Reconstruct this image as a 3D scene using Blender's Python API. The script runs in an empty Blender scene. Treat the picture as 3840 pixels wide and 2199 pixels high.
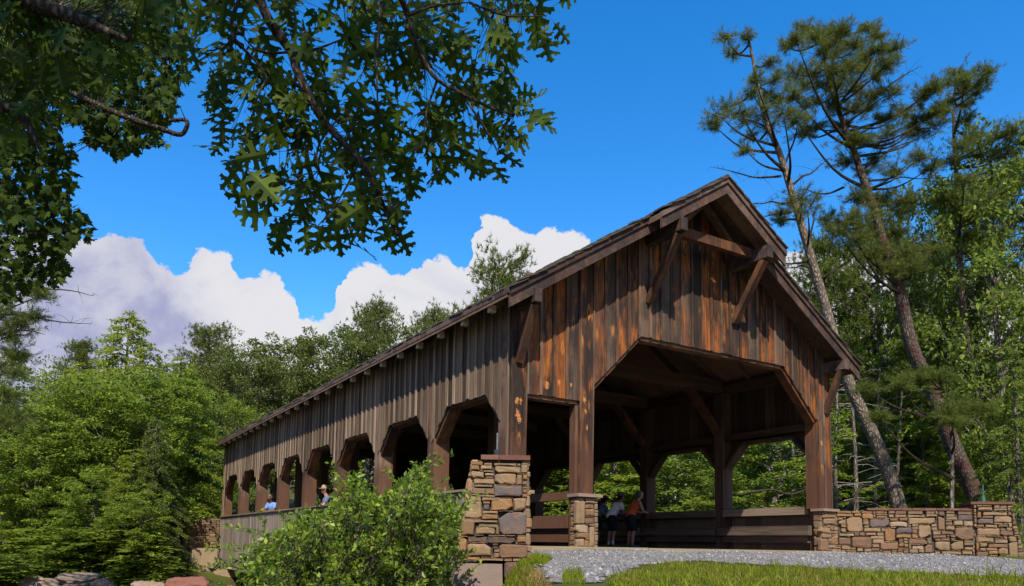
import bpy, bmesh, math, random
import numpy as np
from mathutils import Vector, Matrix
from mathutils.geometry import tessellate_polygon

SC = bpy.context.scene
COL = SC.collection
rng = np.random.default_rng(7)
random.seed(7)
R = math.radians

# ------------------------------------------------------------------ camera
CAM = np.array([-6.997, -11.146, 0.033])
PITCH, YAW, ROLL = R(5.34128785), R(-30.89395878), R(1.00037981)
FPX, CX, CY = 2801.166, 1844.632, 1778.715          # pixels of the 3840 px wide photograph
_r = np.array([math.cos(YAW), math.sin(YAW), 0.0])
_fw = np.array([-math.sin(YAW), math.cos(YAW), 0.0])
_up = np.array([0.0, 0.0, 1.0])
CF = _fw * math.cos(PITCH) + _up * math.sin(PITCH)
_u = -_fw * math.sin(PITCH) + _up * math.cos(PITCH)
CR = _r * math.cos(ROLL) + _u * math.sin(ROLL)
CU = -_r * math.sin(ROLL) + _u * math.cos(ROLL)
cam = bpy.data.cameras.new('camera')
cam.sensor_width = 36.0
cam.lens = 36.0 * FPX / 3840.0
cam.shift_x = (1920.0 - CX) / 3840.0
cam.shift_y = (CY - 1099.5) / 3840.0
cam.clip_start = 0.05
cam.clip_end = 3000.0
cam_ob = bpy.data.objects.new('camera', cam)
COL.objects.link(cam_ob)
cam_ob.matrix_world = Matrix(((CR[0], CU[0], -CF[0], CAM[0]), (CR[1], CU[1], -CF[1], CAM[1]),
                              (CR[2], CU[2], -CF[2], CAM[2]), (0, 0, 0, 1)))
SC.camera = cam_ob

def ray(u, v): return CF + CR * (u - CX) / FPX - CU * (v - CY) / FPX
def at_depth(u, v, D): return CAM + ray(u, v) * D
def at_plane(u, v, O, n):
    d = ray(u, v); return CAM + d * (np.dot(np.asarray(O) - CAM, n) / np.dot(d, n))

# ------------------------------------------------------------------ sky, sun, exposure
SUN_EL, SUN_AZ = R(50.0), R(33.0)      # azimuth measured from -Y towards -X
sun_dir = Vector((-math.sin(SUN_AZ) * math.cos(SUN_EL), -math.cos(SUN_AZ) * math.cos(SUN_EL), math.sin(SUN_EL)))
sun = bpy.data.lights.new('sun', 'SUN')
sun.energy = 5.0
sun.angle = R(0.8)
sun.color = (1.0, 0.93, 0.82)
sun_ob = bpy.data.objects.new('sun', sun)
COL.objects.link(sun_ob)
sun_ob.rotation_euler = sun_dir.to_track_quat('Z', 'Y').to_euler()
sun_ob.location = (-20, -40, 60)
SC.view_settings.view_transform = 'Standard'
SC.view_settings.look = 'None'
SC.view_settings.exposure = 0.35
SC.view_settings.gamma = 1.0
SC.view_settings.use_curve_mapping = False
SC.cycles.max_bounces = 6
SC.cycles.diffuse_bounces = 3
SC.cycles.transparent_max_bounces = 8
SC.cycles.use_denoising = True

class NT:
    """small helper to write node trees"""
    def __init__(self, tree):
        self.t = tree; self.n = tree.nodes; self.l = tree.links
    def new(self, typ, **kw):
        nd = self.n.new(typ)
        for k, v in kw.items():
            if k == 'inp':
                for a, b in v.items():
                    s = nd.inputs[a]
                    if isinstance(b, bpy.types.NodeSocket): self.l.new(b, s)
                    else: s.default_value = b
            else: setattr(nd, k, v)
        return nd
    def math(self, op, a, b=None, c=None, clamp=False):
        nd = self.n.new('ShaderNodeMath'); nd.operation = op; nd.use_clamp = clamp
        for i, x in enumerate((a, b, c)):
            if x is None: continue
            if isinstance(x, bpy.types.NodeSocket): self.l.new(x, nd.inputs[i])
            else: nd.inputs[i].default_value = x
        return nd.outputs[0]
    def mix(self, f, a, b, blend='MIX'):
        nd = self.n.new('ShaderNodeMix'); nd.data_type = 'RGBA'; nd.blend_type = blend
        for i, x in ((0, f), (6, a), (7, b)):
            if isinstance(x, bpy.types.NodeSocket): self.l.new(x, nd.inputs[i])
            else: nd.inputs[i].default_value = (tuple(x) + (1,))[:4] if i else x
        return nd.outputs[2]
    def ramp(self, f, stops, interp='LINEAR'):
        nd = self.n.new('ShaderNodeValToRGB'); cr = nd.color_ramp; cr.interpolation = interp
        while len(cr.elements) < len(stops): cr.elements.new(0.5)
        for e, (p, c) in zip(cr.elements, stops):
            e.position = p; e.color = (tuple(c) + (1,))[:4] if not isinstance(c, (int, float)) else (c, c, c, 1)
        self.l.new(f, nd.inputs[0]); return nd.outputs[0]
    def noise(self, vec, scale, detail=4, rough=0.55, dist=0.0):
        nd = self.n.new('ShaderNodeTexNoise'); nd.inputs['Scale'].default_value = scale
        nd.inputs['Detail'].default_value = detail; nd.inputs['Roughness'].default_value = rough
        nd.inputs['Distortion'].default_value = dist
        if vec is not None: self.l.new(vec, nd.inputs['Vector'])
        return nd.outputs[0]
    def mapping(self, vec, scale=(1, 1, 1), loc=(0, 0, 0)):
        nd = self.n.new('ShaderNodeMapping'); nd.inputs['Scale'].default_value = scale; nd.inputs['Location'].default_value = loc
        self.l.new(vec, nd.inputs['Vector']); return nd.outputs[0]
    def smooth(self, x, lo, hi):
        nd = self.n.new('ShaderNodeMapRange'); nd.interpolation_type = 'SMOOTHSTEP'
        for i, v in ((0, x), (1, lo), (2, hi), (3, 0.0), (4, 1.0)):
            if isinstance(v, bpy.types.NodeSocket): self.l.new(v, nd.inputs[i])
            else: nd.inputs[i].default_value = v
        return nd.outputs[0]

def az_tan(u, v):
    d = ray(u, v); return math.atan2(d[0], d[1]), d[2] / math.hypot(d[0], d[1])

world = bpy.data.worlds.new('World')
SC.world = world
world.use_nodes = True
w = NT(world.node_tree)
w.n.clear()
sky = w.new('ShaderNodeTexSky', sky_type='NISHITA')
sky.sun_disc = False
sky.sun_elevation = SUN_EL
sky.sun_rotation = math.atan2(sun_dir.x, sun_dir.y)
sky.altitude = 900.0
sky.air_density = 1.0
sky.dust_density = 0.15
sky.ozone_density = 2.5
hsv = w.new('ShaderNodeHueSaturation', inp={'Hue': 0.502, 'Saturation': 1.38, 'Value': 1.0, 'Color': sky.outputs[0]})
bg_sky = w.new('ShaderNodeBackground', inp={'Color': hsv.outputs[0], 'Strength': 0.215})
# cumulus: the skyline of the cloud bank as a function of the compass direction
tc = w.new('ShaderNodeTexCoord')
sep = w.new('ShaderNodeSeparateXYZ', inp={0: tc.outputs['Generated']})
az = w.math('ARCTAN2', sep.outputs[0], sep.outputs[1])
hor = w.math('SQRT', w.math('ADD', w.math('MULTIPLY', sep.outputs[0], sep.outputs[0]), w.math('MULTIPLY', sep.outputs[1], sep.outputs[1])))
tel = w.math('DIVIDE', sep.outputs[2], w.math('MAXIMUM', hor, 0.001))
cvec = w.new('ShaderNodeCombineXYZ', inp={0: az, 1: tel}).outputs[0]
puff = w.noise(cvec, 9.0, 5, 0.6)
puff2 = w.noise(cvec, 34.0, 4, 0.6)
az_j = w.math('ADD', az, w.math('MULTIPLY', w.math('SUBTRACT', puff, 0.5), 0.05))
az_j = w.math('ADD', az_j, w.math('MULTIPLY', w.math('SUBTRACT', puff2, 0.5), 0.02))
OUT = [(-160, 950), (0, 860), (150, 870), (240, 885), (360, 885), (440, 880), (520, 905), (575, 965), (585, 1040), (600, 985),
       (632, 985), (650, 1020), (690, 1018), (730, 985), (760, 950), (860, 948), (885, 985), (900, 1040), (950, 1035),
       (990, 1010), (1030, 1035), (1060, 1085), (1100, 1120), (1112, 1170), (1125, 1195), (1150, 1195), (1225, 1175), (1255, 1130),
       (1268, 1040), (1320, 988), (1400, 985), (1460, 1010), (1520, 1040), (1570, 1010), (1610, 972), (1670, 966), (1720, 1000),
       (1760, 990), (1765, 900), (1772, 840), (1815, 812), (1880, 808), (1930, 850), (2010, 885), (2045, 860), (2140, 860),
       (2195, 895), (2210, 940), (2400, 980), (2700, 960), (2950, 950), (3050, 940), (3250, 930), (3380, 980), (3600, 1010), (3900, 1000)]
AZ0, AZ1 = R(-12), R(78)
pts = sorted((((az_tan(u, v)[0] - AZ0) / (AZ1 - AZ0)), az_tan(u, v)[1]) for u, v in OUT)
keep = []
for a, b in pts:
    if 0.005 < a < 0.995 and (not keep or a - keep[-1][0] > 0.003): keep.append((a, b))
fcv = w.new('ShaderNodeFloatCurve')
cm = fcv.mapping.curves[0]
cm.points[0].location = (0.0, keep[0][1]); cm.points[1].location = (1.0, keep[-1][1])
for a, b in keep: cm.points.new(a, b)
fcv.mapping.update()
w.l.new(w.math('DIVIDE', w.math('SUBTRACT', az_j, AZ0), AZ1 - AZ0, clamp=True), fcv.inputs['Value'])
# the same kind of bank runs on round the horizon outside the frame
ring = w.noise(w.new('ShaderNodeVectorMath', operation='NORMALIZE', inp={0: w.new('ShaderNodeCombineXYZ', inp={0: sep.outputs[0], 1: sep.outputs[1]}).outputs[0]}).outputs[0], 3.2, 4, 0.6)
h_out = w.math('ADD', w.math('MULTIPLY', ring, 0.55), 0.12)
inside = w.math('MULTIPLY', w.smooth(az, AZ0, AZ0 + 0.12), w.math('SUBTRACT', 1.0, w.smooth(az, AZ1 - 0.12, AZ1)))
h_all = w.math('ADD', w.math('MULTIPLY', fcv.outputs[0], inside), w.math('MULTIPLY', h_out, w.math('SUBTRACT', 1.0, inside)))
edge = w.math('SUBTRACT', h_all, tel)
edge = w.math('ADD', edge, w.math('MULTIPLY', w.math('SUBTRACT', puff2, 0.5), 0.035))
edge = w.math('ADD', edge, w.math('MULTIPLY', w.math('SUBTRACT', w.noise(cvec, 85.0, 4, 0.6), 0.5), 0.016))
mask = w.smooth(edge, -0.001, 0.005)
wisp = w.math('MULTIPLY', w.smooth(w.noise(w.mapping(cvec, (3, 9, 1)), 1.6, 6, 0.65, 0.6), 0.64, 0.95), 0.22)
mask = w.math('MAXIMUM', mask, wisp)
shade = w.noise(cvec, 6.5, 6, 0.6, 0.5)
lav = w.smooth(w.math('ADD', az, w.math('MULTIPLY', w.math('SUBTRACT', shade, 0.5), 0.35)), 0.20, 0.06)
lav2 = w.math('MULTIPLY', w.smooth(shade, 0.52, 0.75), 0.35)
lav3 = w.math('MULTIPLY', lav, w.math('ADD', 0.45, w.math('MULTIPLY', w.smooth(w.noise(cvec, 12.0, 6, 0.6, 0.3), 0.35, 0.65), 0.55)))
rimw = w.smooth(edge, 0.045, 0.005)
lav3 = w.math('MULTIPLY', lav3, w.math('SUBTRACT', 1.0, w.math('MULTIPLY', rimw, 0.35)))
cloud_col = w.mix(w.math('MAXIMUM', lav3, lav2), (0.62, 0.62, 0.65), (0.29, 0.31, 0.48))
bg_cloud = w.new('ShaderNodeBackground', inp={'Color': cloud_col, 'Strength': 1.0})
mxs = w.new('ShaderNodeMixShader', inp={0: mask, 1: bg_sky.outputs[0], 2: bg_cloud.outputs[0]})
w.new('ShaderNodeOutputWorld', inp={0: mxs.outputs[0]})

# ------------------------------------------------------------------ mesh helpers
def np_mesh(name, V, F):
    """mesh from arrays; F is (M,k) or a list of index tuples"""
    me = bpy.data.meshes.new(name)
    V = np.asarray(V, dtype=np.float32)
    if isinstance(F, np.ndarray):
        M, k = F.shape
        me.vertices.add(len(V)); me.vertices.foreach_set('co', V.ravel())
        me.loops.add(M * k); me.loops.foreach_set('vertex_index', F.astype(np.int32).ravel())
        me.polygons.add(M)
        me.polygons.foreach_set('loop_start', np.arange(0, M * k, k, dtype=np.int32))
        me.polygons.foreach_set('loop_total', np.full(M, k, dtype=np.int32))
        me.update(calc_edges=True)
    else:
        me.from_pydata([tuple(v) for v in V], [], F); me.update()
    return me

LOC = {}
def tag(o, label=None, cat=None, group=None, kind=None):
    for k, v in (('label', label), ('category', cat), ('group', group), ('kind', kind)):
        if v: o[k] = v
    return o

def obj(name, me, mat=None, parent=None, smooth=False):
    o = bpy.data.objects.new(name, me)
    COL.objects.link(o)
    if mat is not None and not me.materials: me.materials.append(mat)
    if smooth: me.polygons.foreach_set('use_smooth', np.ones(len(me.polygons), dtype=bool))
    if parent is not None:
        o.parent = parent
        if parent.name in LOC: o.matrix_parent_inverse = Matrix.Translation(-Vector(LOC[parent.name]))
    return o

def thing(name, label, cat, loc, group=None):
    o = bpy.data.objects.new(name, None)
    COL.objects.link(o)
    o.location = loc; o.empty_display_size = 0.2
    LOC[o.name] = tuple(float(x) for x in loc)
    return tag(o, label, cat, group)

class MB:
    """collects shapes into one mesh"""
    def __init__(self): self.V = []; self.F = []
    def add(self, V, F):
        n = len(self.V); self.V += [tuple(map(float, v)) for v in V]; self.F += [tuple(i + n for i in f) for f in F]; return self
    def box(self, x0, x1, y0, y1, z0, z1):
        V = [(x, y, z) for z in (z0, z1) for y in (y0, y1) for x in (x0, x1)]
        return self.add(V, [(0, 2, 3, 1), (4, 5, 7, 6), (0, 1, 5, 4), (2, 6, 7, 3), (0, 4, 6, 2), (1, 3, 7, 5)])
    def beam(self, a, b, wdt, hgt, up=(0, 0, 1)):
        """rectangular bar from a to b; hgt measured along up, wdt across"""
        a = Vector(a); b = Vector(b); d = (b - a).normalized(); upv = Vector(up)
        s = d.cross(upv)
        if s.length < 1e-4: s = d.cross(Vector((1, 0, 0)))
        s.normalize(); t = s.cross(d).normalized()
        V = [p + s * (i * wdt / 2) + t * (j * hgt / 2) for p in (a, b) for i, j in ((-1, -1), (1, -1), (1, 1), (-1, 1))]
        return self.add(V, [(3, 2, 1, 0), (4, 5, 6, 7), (0, 1, 5, 4), (1, 2, 6, 5), (2, 3, 7, 6), (3, 0, 4, 7)])
    def prism(self, poly, ax, a0, a1):
        """poly in the two axes other than ax (in xyz order), extruded along ax from a0 to a1"""
        n = len(poly)
        def pt(p, a):
            return (a, p[0], p[1]) if ax == 'x' else (p[0], a, p[1]) if ax == 'y' else (p[0], p[1], a)
        V = [pt(p, a0) for p in poly] + [pt(p, a1) for p in poly]
        F = [tuple(range(n)), tuple(range(2 * n - 1, n - 1, -1))] + [(i, i + n, (i + 1) % n + n, (i + 1) % n) for i in range(n)]
        return self.add(V, F)
    def tube(self, P, rad, n=7, cap=True):
        P = [Vector(p) for p in P]
        if isinstance(rad, (int, float)): rad = [rad] * len(P)
        prev = None; rings = []; V = []; F = []
        for i, p in enumerate(P):
            d = (P[min(i + 1, len(P) - 1)] - P[max(i - 1, 0)]).normalized()
            a = prev if prev is not None else (Vector((0, 0, 1)) if abs(d.z) < 0.9 else Vector((1, 0, 0)))
            s = (a - d * a.dot(d)).normalized(); t = d.cross(s); prev = s
            for k in range(n):
                an = 2 * math.pi * k / n
                V.append(p + (s * math.cos(an) + t * math.sin(an)) * rad[i])
        for i in range(len(P) - 1):
            for k in range(n):
                F.append((i * n + k, i * n + (k + 1) % n, (i + 1) * n + (k + 1) % n, (i + 1) * n + k))
        if cap: F += [tuple(range(n - 1, -1, -1)), tuple((len(P) - 1) * n + k for k in range(n))]
        return self.add(V, F)
    def build(self, name, mat, parent=None, smooth=False):
        me = bpy.data.meshes.new(name); me.from_pydata(self.V, [], self.F); me.update()
        if mat == 'noremat': mat = None
        return obj(name, me, mat, parent, smooth)

def smooth_path(P, n=4):
    """Catmull-Rom through the points"""
    P = [np.asarray(p, float) for p in P]
    if len(P) < 3: return P
    Q = [2 * P[0] - P[1]] + P + [2 * P[-1] - P[-2]]
    out = []
    for i in range(1, len(Q) - 2):
        for k in range(n):
            t = k / n
            out.append(0.5 * ((2 * Q[i]) + (-Q[i - 1] + Q[i + 1]) * t + (2 * Q[i - 1] - 5 * Q[i] + 4 * Q[i + 1] - Q[i + 2]) * t * t
                              + (-Q[i - 1] + 3 * Q[i] - 3 * Q[i + 1] + Q[i + 2]) * t ** 3))
    out.append(P[-1]); return out

def unit(a): return a / np.maximum(np.linalg.norm(a, axis=-1, keepdims=True), 1e-9)

def rhombs(c, d, n, l, wd):
    """leaf faces: base c, direction d, normal n, length l, width wd -> verts, quads"""
    d = unit(d); s = unit(np.cross(d, n)); l = np.asarray(l).reshape(-1, 1); wd = np.asarray(wd).reshape(-1, 1)
    nn = unit(np.cross(s, d))
    V = np.stack([c, c + d * l * 0.45 + s * wd * 0.5 + nn * l * 0.06, c + d * l, c + d * l * 0.45 - s * wd * 0.5 + nn * l * 0.06], 1).reshape(-1, 3)
    return V, np.arange(len(V)).reshape(-1, 4)

def needles(c, d, l, wd):
    """thin triangles"""
    d = unit(d); s = unit(np.cross(d, rng.normal(size=d.shape))); l = np.asarray(l).reshape(-1, 1)
    V = np.stack([c + s * wd * 0.5, c + d * l, c - s * wd * 0.5], 1).reshape(-1, 3)
    return V, np.arange(len(V)).reshape(-1, 3)

def jitter_dirs(n): return unit(rng.normal(size=(n, 3)))
# ------------------------------------------------------------------ materials
def mat_new(name):
    m = bpy.data.materials.new(name); m.use_nodes = True
    t = NT(m.node_tree); t.n.clear(); return m, t

def finish(m, t, color, rough=0.8, bump=None, bstr=0.3, bdist=0.02, spec=0.25, metal=0.0):
    b = t.new('ShaderNodeBsdfPrincipled', inp={'Base Color': color if isinstance(color, bpy.types.NodeSocket) else (tuple(color) + (1,))[:4],
              'Roughness': rough, 'Metallic': metal, 'Specular IOR Level': spec})
    if bump is not None:
        bp = t.new('ShaderNodeBump', inp={'Strength': bstr, 'Distance': bdist, 'Height': bump})
        t.l.new(bp.outputs[0], b.inputs['Normal'])
    t.new('ShaderNodeOutputMaterial', inp={0: b.outputs[0]})
    return m

def plain(name, c, rough=0.7, spec=0.3, metal=0.0, var=0.12, scale=20):
    m, t = mat_new(name)
    co = t.new('ShaderNodeTexCoord').outputs['Object']
    nz = t.noise(co, scale, 4)
    lo = tuple(x * (1 - var * 2) for x in c); hi = tuple(min(1, x * (1 + var * 2)) for x in c)
    return finish(m, t, t.ramp(nz, [(0.3, lo), (0.7, hi)]), rough, nz, 0.15, 0.01, spec, metal)

def wood(name, dark, mid, light, grain=(26, 26, 1.1), orange=0.0, stain=None, axis='z', bstr=0.5, var=0.35, spots=()):
    """weathered boards: long grain, a tone of its own for every piece, bare orange patches, knots"""
    m, t = mat_new(name)
    co = t.new('ShaderNodeTexCoord').outputs['Object']
    rnd = t.new('ShaderNodeObjectInfo').outputs['Random']
    off = t.new('ShaderNodeVectorMath', operation='ADD', inp={0: co, 1: t.new('ShaderNodeCombineXYZ', inp={2: t.math('MULTIPLY', rnd, 40.0)}).outputs[0]}).outputs[0]
    g = {'z': grain, 'y': (grain[0], grain[2], grain[1]), 'x': (grain[2], grain[0], grain[1])}[axis]
    gr = t.noise(t.mapping(off, g), 1.0, 6, 0.65, 0.3)
    big = t.noise(t.mapping(off, tuple(x * 0.12 for x in g)), 1.0, 3, 0.6)
    f = t.math('ADD', t.math('MULTIPLY', gr, 0.75), t.math('MULTIPLY', big, 0.45))
    f = t.math('ADD', f, t.math('MULTIPLY', t.math('SUBTRACT', rnd, 0.5), var))
    col = t.ramp(f, [(0.30, dark), (0.58, mid), (0.82, light)])
    if orange > 0:
        rnd2 = t.math('FRACT', t.math('MULTIPLY', rnd, 7.31))
        pz = t.noise(t.mapping(off, (4.2, 4.2, 1.0)), 1.0, 6, 0.66, 0.6)
        pf = t.math('ADD', pz, t.math('MULTIPLY', t.math('SUBTRACT', rnd2, 0.5), 0.26))
        fine = t.noise(t.mapping(off, (44, 44, 1.6)), 1.0, 5, 0.65, 0.4)
        pm = t.math('MULTIPLY', t.smooth(t.math('ADD', pf, t.math('MULTIPLY', t.math('SUBTRACT', fine, 0.5), 0.30)), 0.43, 0.62), orange)
        oc = t.ramp(t.math('ADD', t.math('MULTIPLY', fine, 0.6), t.math('MULTIPLY', pz, 0.5)), [(0.36, (0.045, 0.017, 0.009)), (0.52, (0.17, 0.052, 0.016)), (0.66, (0.34, 0.115, 0.026)), (0.80, (0.50, 0.21, 0.05))])
        col = t.mix(pm, col, oc)
        vo = t.new('ShaderNodeTexVoronoi', inp={'Vector': t.mapping(off, (5.0, 5.0, 1.7)), 'Scale': 1.0})
        vd = t.math('ADD', vo.outputs['Distance'], t.math('MULTIPLY', t.math('SUBTRACT', fine, 0.5), 0.55))
        pick = t.smooth(t.new('ShaderNodeSeparateColor', inp={0: vo.outputs['Color']}).outputs[0], 0.74, 0.78)
        halo = t.math('MULTIPLY', t.math('MULTIPLY', t.smooth(vd, 0.30, 0.16), pick), min(1.0, orange))
        col = t.mix(t.math('MULTIPLY', halo, 0.8), col, (0.50, 0.19, 0.035))
        col = t.mix(t.math('MULTIPLY', t.smooth(vd, 0.13, 0.07), pick), col, (0.05, 0.018, 0.008))
        dk = t.noise(t.mapping(off, (1.6, 1.6, 0.9)), 1.0, 5, 0.65)
        col = t.mix(t.math('MULTIPLY', t.smooth(dk, 0.44, 0.64), 0.72), col, (0.024, 0.018, 0.015))
    if spots:                                  # bare patches where the surface has flaked off
        geo = t.new('ShaderNodeNewGeometry').outputs['Position']
        wob = t.noise(geo, 16.0, 3, 0.6)
        for (sx, sy, sz), sr in spots:
            dv = t.new('ShaderNodeVectorMath', operation='SUBTRACT', inp={0: geo, 1: (sx, sy, sz)}).outputs[0]
            dl = t.new('ShaderNodeVectorMath', operation='LENGTH', inp={0: t.mapping(dv, (1.35, 1.0, 0.8))}).outputs['Value']
            dl = t.math('ADD', dl, t.math('MULTIPLY', t.math('SUBTRACT', wob, 0.5), sr * 2.4))
            col = t.mix(t.math('MULTIPLY', t.smooth(dl, sr * 0.95, sr * 0.6), 0.9), col, (0.50, 0.20, 0.05))
    if stain is not None:                      # red-brown stain on the lower part of the posts
        geo = t.new('ShaderNodeNewGeometry').outputs['Position']
        z = t.new('ShaderNodeSeparateXYZ', inp={0: geo}).outputs[2]
        sm = t.math('SUBTRACT', 1.0, t.smooth(t.math('ADD', z, t.math('MULTIPLY', gr, 0.5)), 1.95, 2.35))
        col = t.mix(t.math('MULTIPLY', sm, 0.8), col, stain)
    return finish(m, t, col, 0.85, gr, bstr, 0.012, 0.2)

def bark(name, dark, light, scale=9, moss=0.0, red=None):
    m, t = mat_new(name)
    co = t.new('ShaderNodeTexCoord').outputs['Object']
    v = t.new('ShaderNodeTexVoronoi', feature='DISTANCE_TO_EDGE', inp={'Vector': t.mapping(co, (scale, scale, scale * 0.35)), 'Scale': 1.0}).outputs['Distance']
    nz = t.noise(co, scale * 1.6, 6, 0.65)
    f = t.math('ADD', t.math('MULTIPLY', t.smooth(v, 0.0, 0.35), 0.6), t.math('MULTIPLY', nz, 0.5))
    col = t.ramp(f, [(0.2, dark), (0.75, light), (0.95, tuple(min(1, x * 1.5) for x in light))])
    if red: col = t.mix(t.smooth(t.noise(co, 1.3, 3), 0.5, 0.65), col, red)
    if moss:
        nrm = t.new('ShaderNodeSeparateXYZ', inp={0: t.new('ShaderNodeNewGeometry').outputs['Normal']}).outputs
        mm = t.smooth(t.math('ADD', nrm[0], t.math('MULTIPLY', t.math('SUBTRACT', nz, 0.5), 1.2)), 0.1, 0.7)
        col = t.mix(t.math('MULTIPLY', mm, moss), col, (0.13, 0.12, 0.025))
    return finish(m, t, col, 0.95, f, 0.9, 0.03, 0.1)

def leafmat(name, c_dark, c_mid, c_light, trans=0.35, rough=0.45, spec=0.35, tcol=None, patch=None):
    """leaf: a tone of its own for every leaf, light passing through the blade"""
    m, t = mat_new(name)
    rnd = t.new('ShaderNodeNewGeometry').outputs['Random Per Island']
    orn = t.new('ShaderNodeObjectInfo').outputs['Random']
    f = t.math('FRACT', t.math('ADD', rnd, orn))
    col = t.ramp(f, [(0.0, c_dark), (0.5, c_mid), (0.93, c_light), (1.0, tuple(min(1, x * 1.35) for x in c_light))])
    col = t.mix(t.math('MULTIPLY', orn, 0.35), col, t.mix(1.0, col, (1.25, 0.92, 0.75), 'MULTIPLY'))   # every plant its own hue
    if patch:                                  # whole tufts of another hue
        geo = t.new('ShaderNodeNewGeometry').outputs['Position']
        col = t.mix(t.math('MULTIPLY', t.smooth(t.noise(geo, patch[1], 4, 0.6), 0.48, 0.62), patch[2]), col, patch[0])
    b = t.new('ShaderNodeBsdfPrincipled', inp={'Base Color': col, 'Roughness': rough, 'Specular IOR Level': spec})
    tr = t.new('ShaderNodeBsdfTranslucent', inp={'Color': t.mix(0.5, col, tcol or tuple(min(1, x * 1.8) for x in c_light))})
    mx = t.new('ShaderNodeMixShader', inp={0: trans, 1: b.outputs[0], 2: tr.outputs[0]})
    t.new('ShaderNodeOutputMaterial', inp={0: mx.outputs[0]})
    return m

def stonemat(name, stops, spread=1.0):
    m, t = mat_new(name)
    co = t.new('ShaderNodeTexCoord').outputs['Object']
    rnd = t.new('ShaderNodeObjectInfo').outputs['Random']
    off = t.new('ShaderNodeVectorMath', operation='ADD', inp={0: co, 1: t.new('ShaderNodeCombineXYZ', inp={0: t.math('MULTIPLY', rnd, 60.0), 1: t.math('MULTIPLY', rnd, 23.0)}).outputs[0]}).outputs[0]
    base = t.ramp(rnd, stops, 'LINEAR')
    n1 = t.noise(off, 7.0, 5, 0.6, 0.3); n2 = t.noise(off, 42.0, 5, 0.65)
    col = t.mix(t.math('MULTIPLY', t.smooth(n1, 0.42, 0.66), 0.40 * spread), base, (0.33, 0.145, 0.048))
    col = t.mix(t.math('MULTIPLY', t.smooth(t.noise(off, 4.0, 4, 0.6), 0.52, 0.7), 0.6 * spread), col, (0.085, 0.070, 0.066))
    col = t.mix(t.math('MULTIPLY', n2, 0.5), col, t.mix(0.5, col, (0.06, 0.04, 0.03)))
    col = t.mix(t.math('MULTIPLY', t.smooth(n2, 0.66, 0.74), 0.35), col, (0.5, 0.45, 0.38))
    return finish(m, t, col, 0.88, t.math('ADD', n1, t.math('MULTIPLY', n2, 0.5)), 0.6, 0.02, 0.2)

M = {}
SPOTS = [(tuple(at_plane(u, v, (0, -0.03, 0), np.array([0, -1.0, 0]))), r_) for u, v, r_ in ((2049, 1446, 0.085), (2096, 1432, 0.05), (2141, 1445, 0.035), (1935, 1500, 0.07), (1950, 1502, 0.05), (1938, 1553, 0.075), (1945, 1575, 0.07), (2190, 1500, 0.06), (2196, 1545, 0.05), (2200, 1605, 0.045), (3078, 1662, 0.06))]
M['side'] = wood('weathered_side_board', (0.026, 0.016, 0.010), (0.098, 0.061, 0.036), (0.235, 0.158, 0.098))
M['shadedside'] = wood('shade_toned_inner_board', (0.022, 0.015, 0.010), (0.066, 0.043, 0.028), (0.15, 0.10, 0.066))  # side board darkened: the shade inside the bridge is put into the colour
M['shadedpost'] = wood('shade_toned_inner_post', (0.026, 0.017, 0.011), (0.072, 0.045, 0.029), (0.16, 0.10, 0.066))  # post timber copied darker, its colour standing in for interior shade
M['sidebatten'] = wood('weathered_side_batten', (0.064, 0.044, 0.028), (0.185, 0.130, 0.084), (0.36, 0.265, 0.18))
M['skirt'] = wood('grey_skirt_board', (0.11, 0.084, 0.064), (0.205, 0.162, 0.124), (0.32, 0.26, 0.205), var=0.22)
M['front'] = wood('bare_patched_front_board', (0.016, 0.011, 0.008), (0.055, 0.034, 0.023), (0.135, 0.090, 0.060), orange=1.0, stain=(0.090, 0.041, 0.024), spots=SPOTS)
M['frontbatten'] = wood('front_batten', (0.034, 0.021, 0.014), (0.095, 0.058, 0.037), (0.20, 0.135, 0.09), orange=0.40, stain=(0.11, 0.055, 0.040))
M['post'] = wood('post_timber', (0.055, 0.032, 0.022), (0.145, 0.080, 0.052), (0.26, 0.165, 0.11), orange=0.35, stain=(0.120, 0.058, 0.032))
M['timber'] = wood('dark_timber', (0.034, 0.021, 0.013), (0.098, 0.060, 0.037), (0.20, 0.125, 0.078), axis='x')
M['timbery'] = wood('dark_timber_long', (0.034, 0.021, 0.013), (0.098, 0.060, 0.037), (0.20, 0.125, 0.078), axis='y')
M['brace'] = wood('brown_brace_timber', (0.034, 0.018, 0.011), (0.095, 0.047, 0.026), (0.19, 0.10, 0.055), grain=(9, 9, 3), orange=0.35)
M['rail'] = wood('rail_timber', (0.065, 0.045, 0.032), (0.165, 0.118, 0.082), (0.30, 0.225, 0.16), axis='y')
M['fascia'] = wood('fascia_board', (0.026, 0.017, 0.014), (0.076, 0.049, 0.039), (0.165, 0.112, 0.088), grain=(6, 20, 6), orange=0.15)
M['shingle'] = wood('shake_shingle', (0.035, 0.028, 0.022), (0.10, 0.080, 0.060), (0.20, 0.165, 0.12), grain=(4, 40, 4))
M['tail'] = plain('pale_rafter_end', (0.50, 0.40, 0.29), 0.8)
M['sill'] = wood('sill_timber', (0.10, 0.075, 0.04), (0.21, 0.16, 0.085), (0.34, 0.27, 0.15), axis='x')
STONE_STOPS = [(0.0, (0.31, 0.20, 0.115)), (0.22, (0.25, 0.16, 0.088)), (0.40, (0.34, 0.24, 0.145)), (0.55, (0.20, 0.122, 0.072)),
               (0.68, (0.36, 0.27, 0.175)), (0.80, (0.125, 0.098, 0.086)), (0.90, (0.27, 0.135, 0.058)), (1.0, (0.17, 0.135, 0.100))]
M['stone'] = stonemat('fieldstone', STONE_STOPS)
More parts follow.
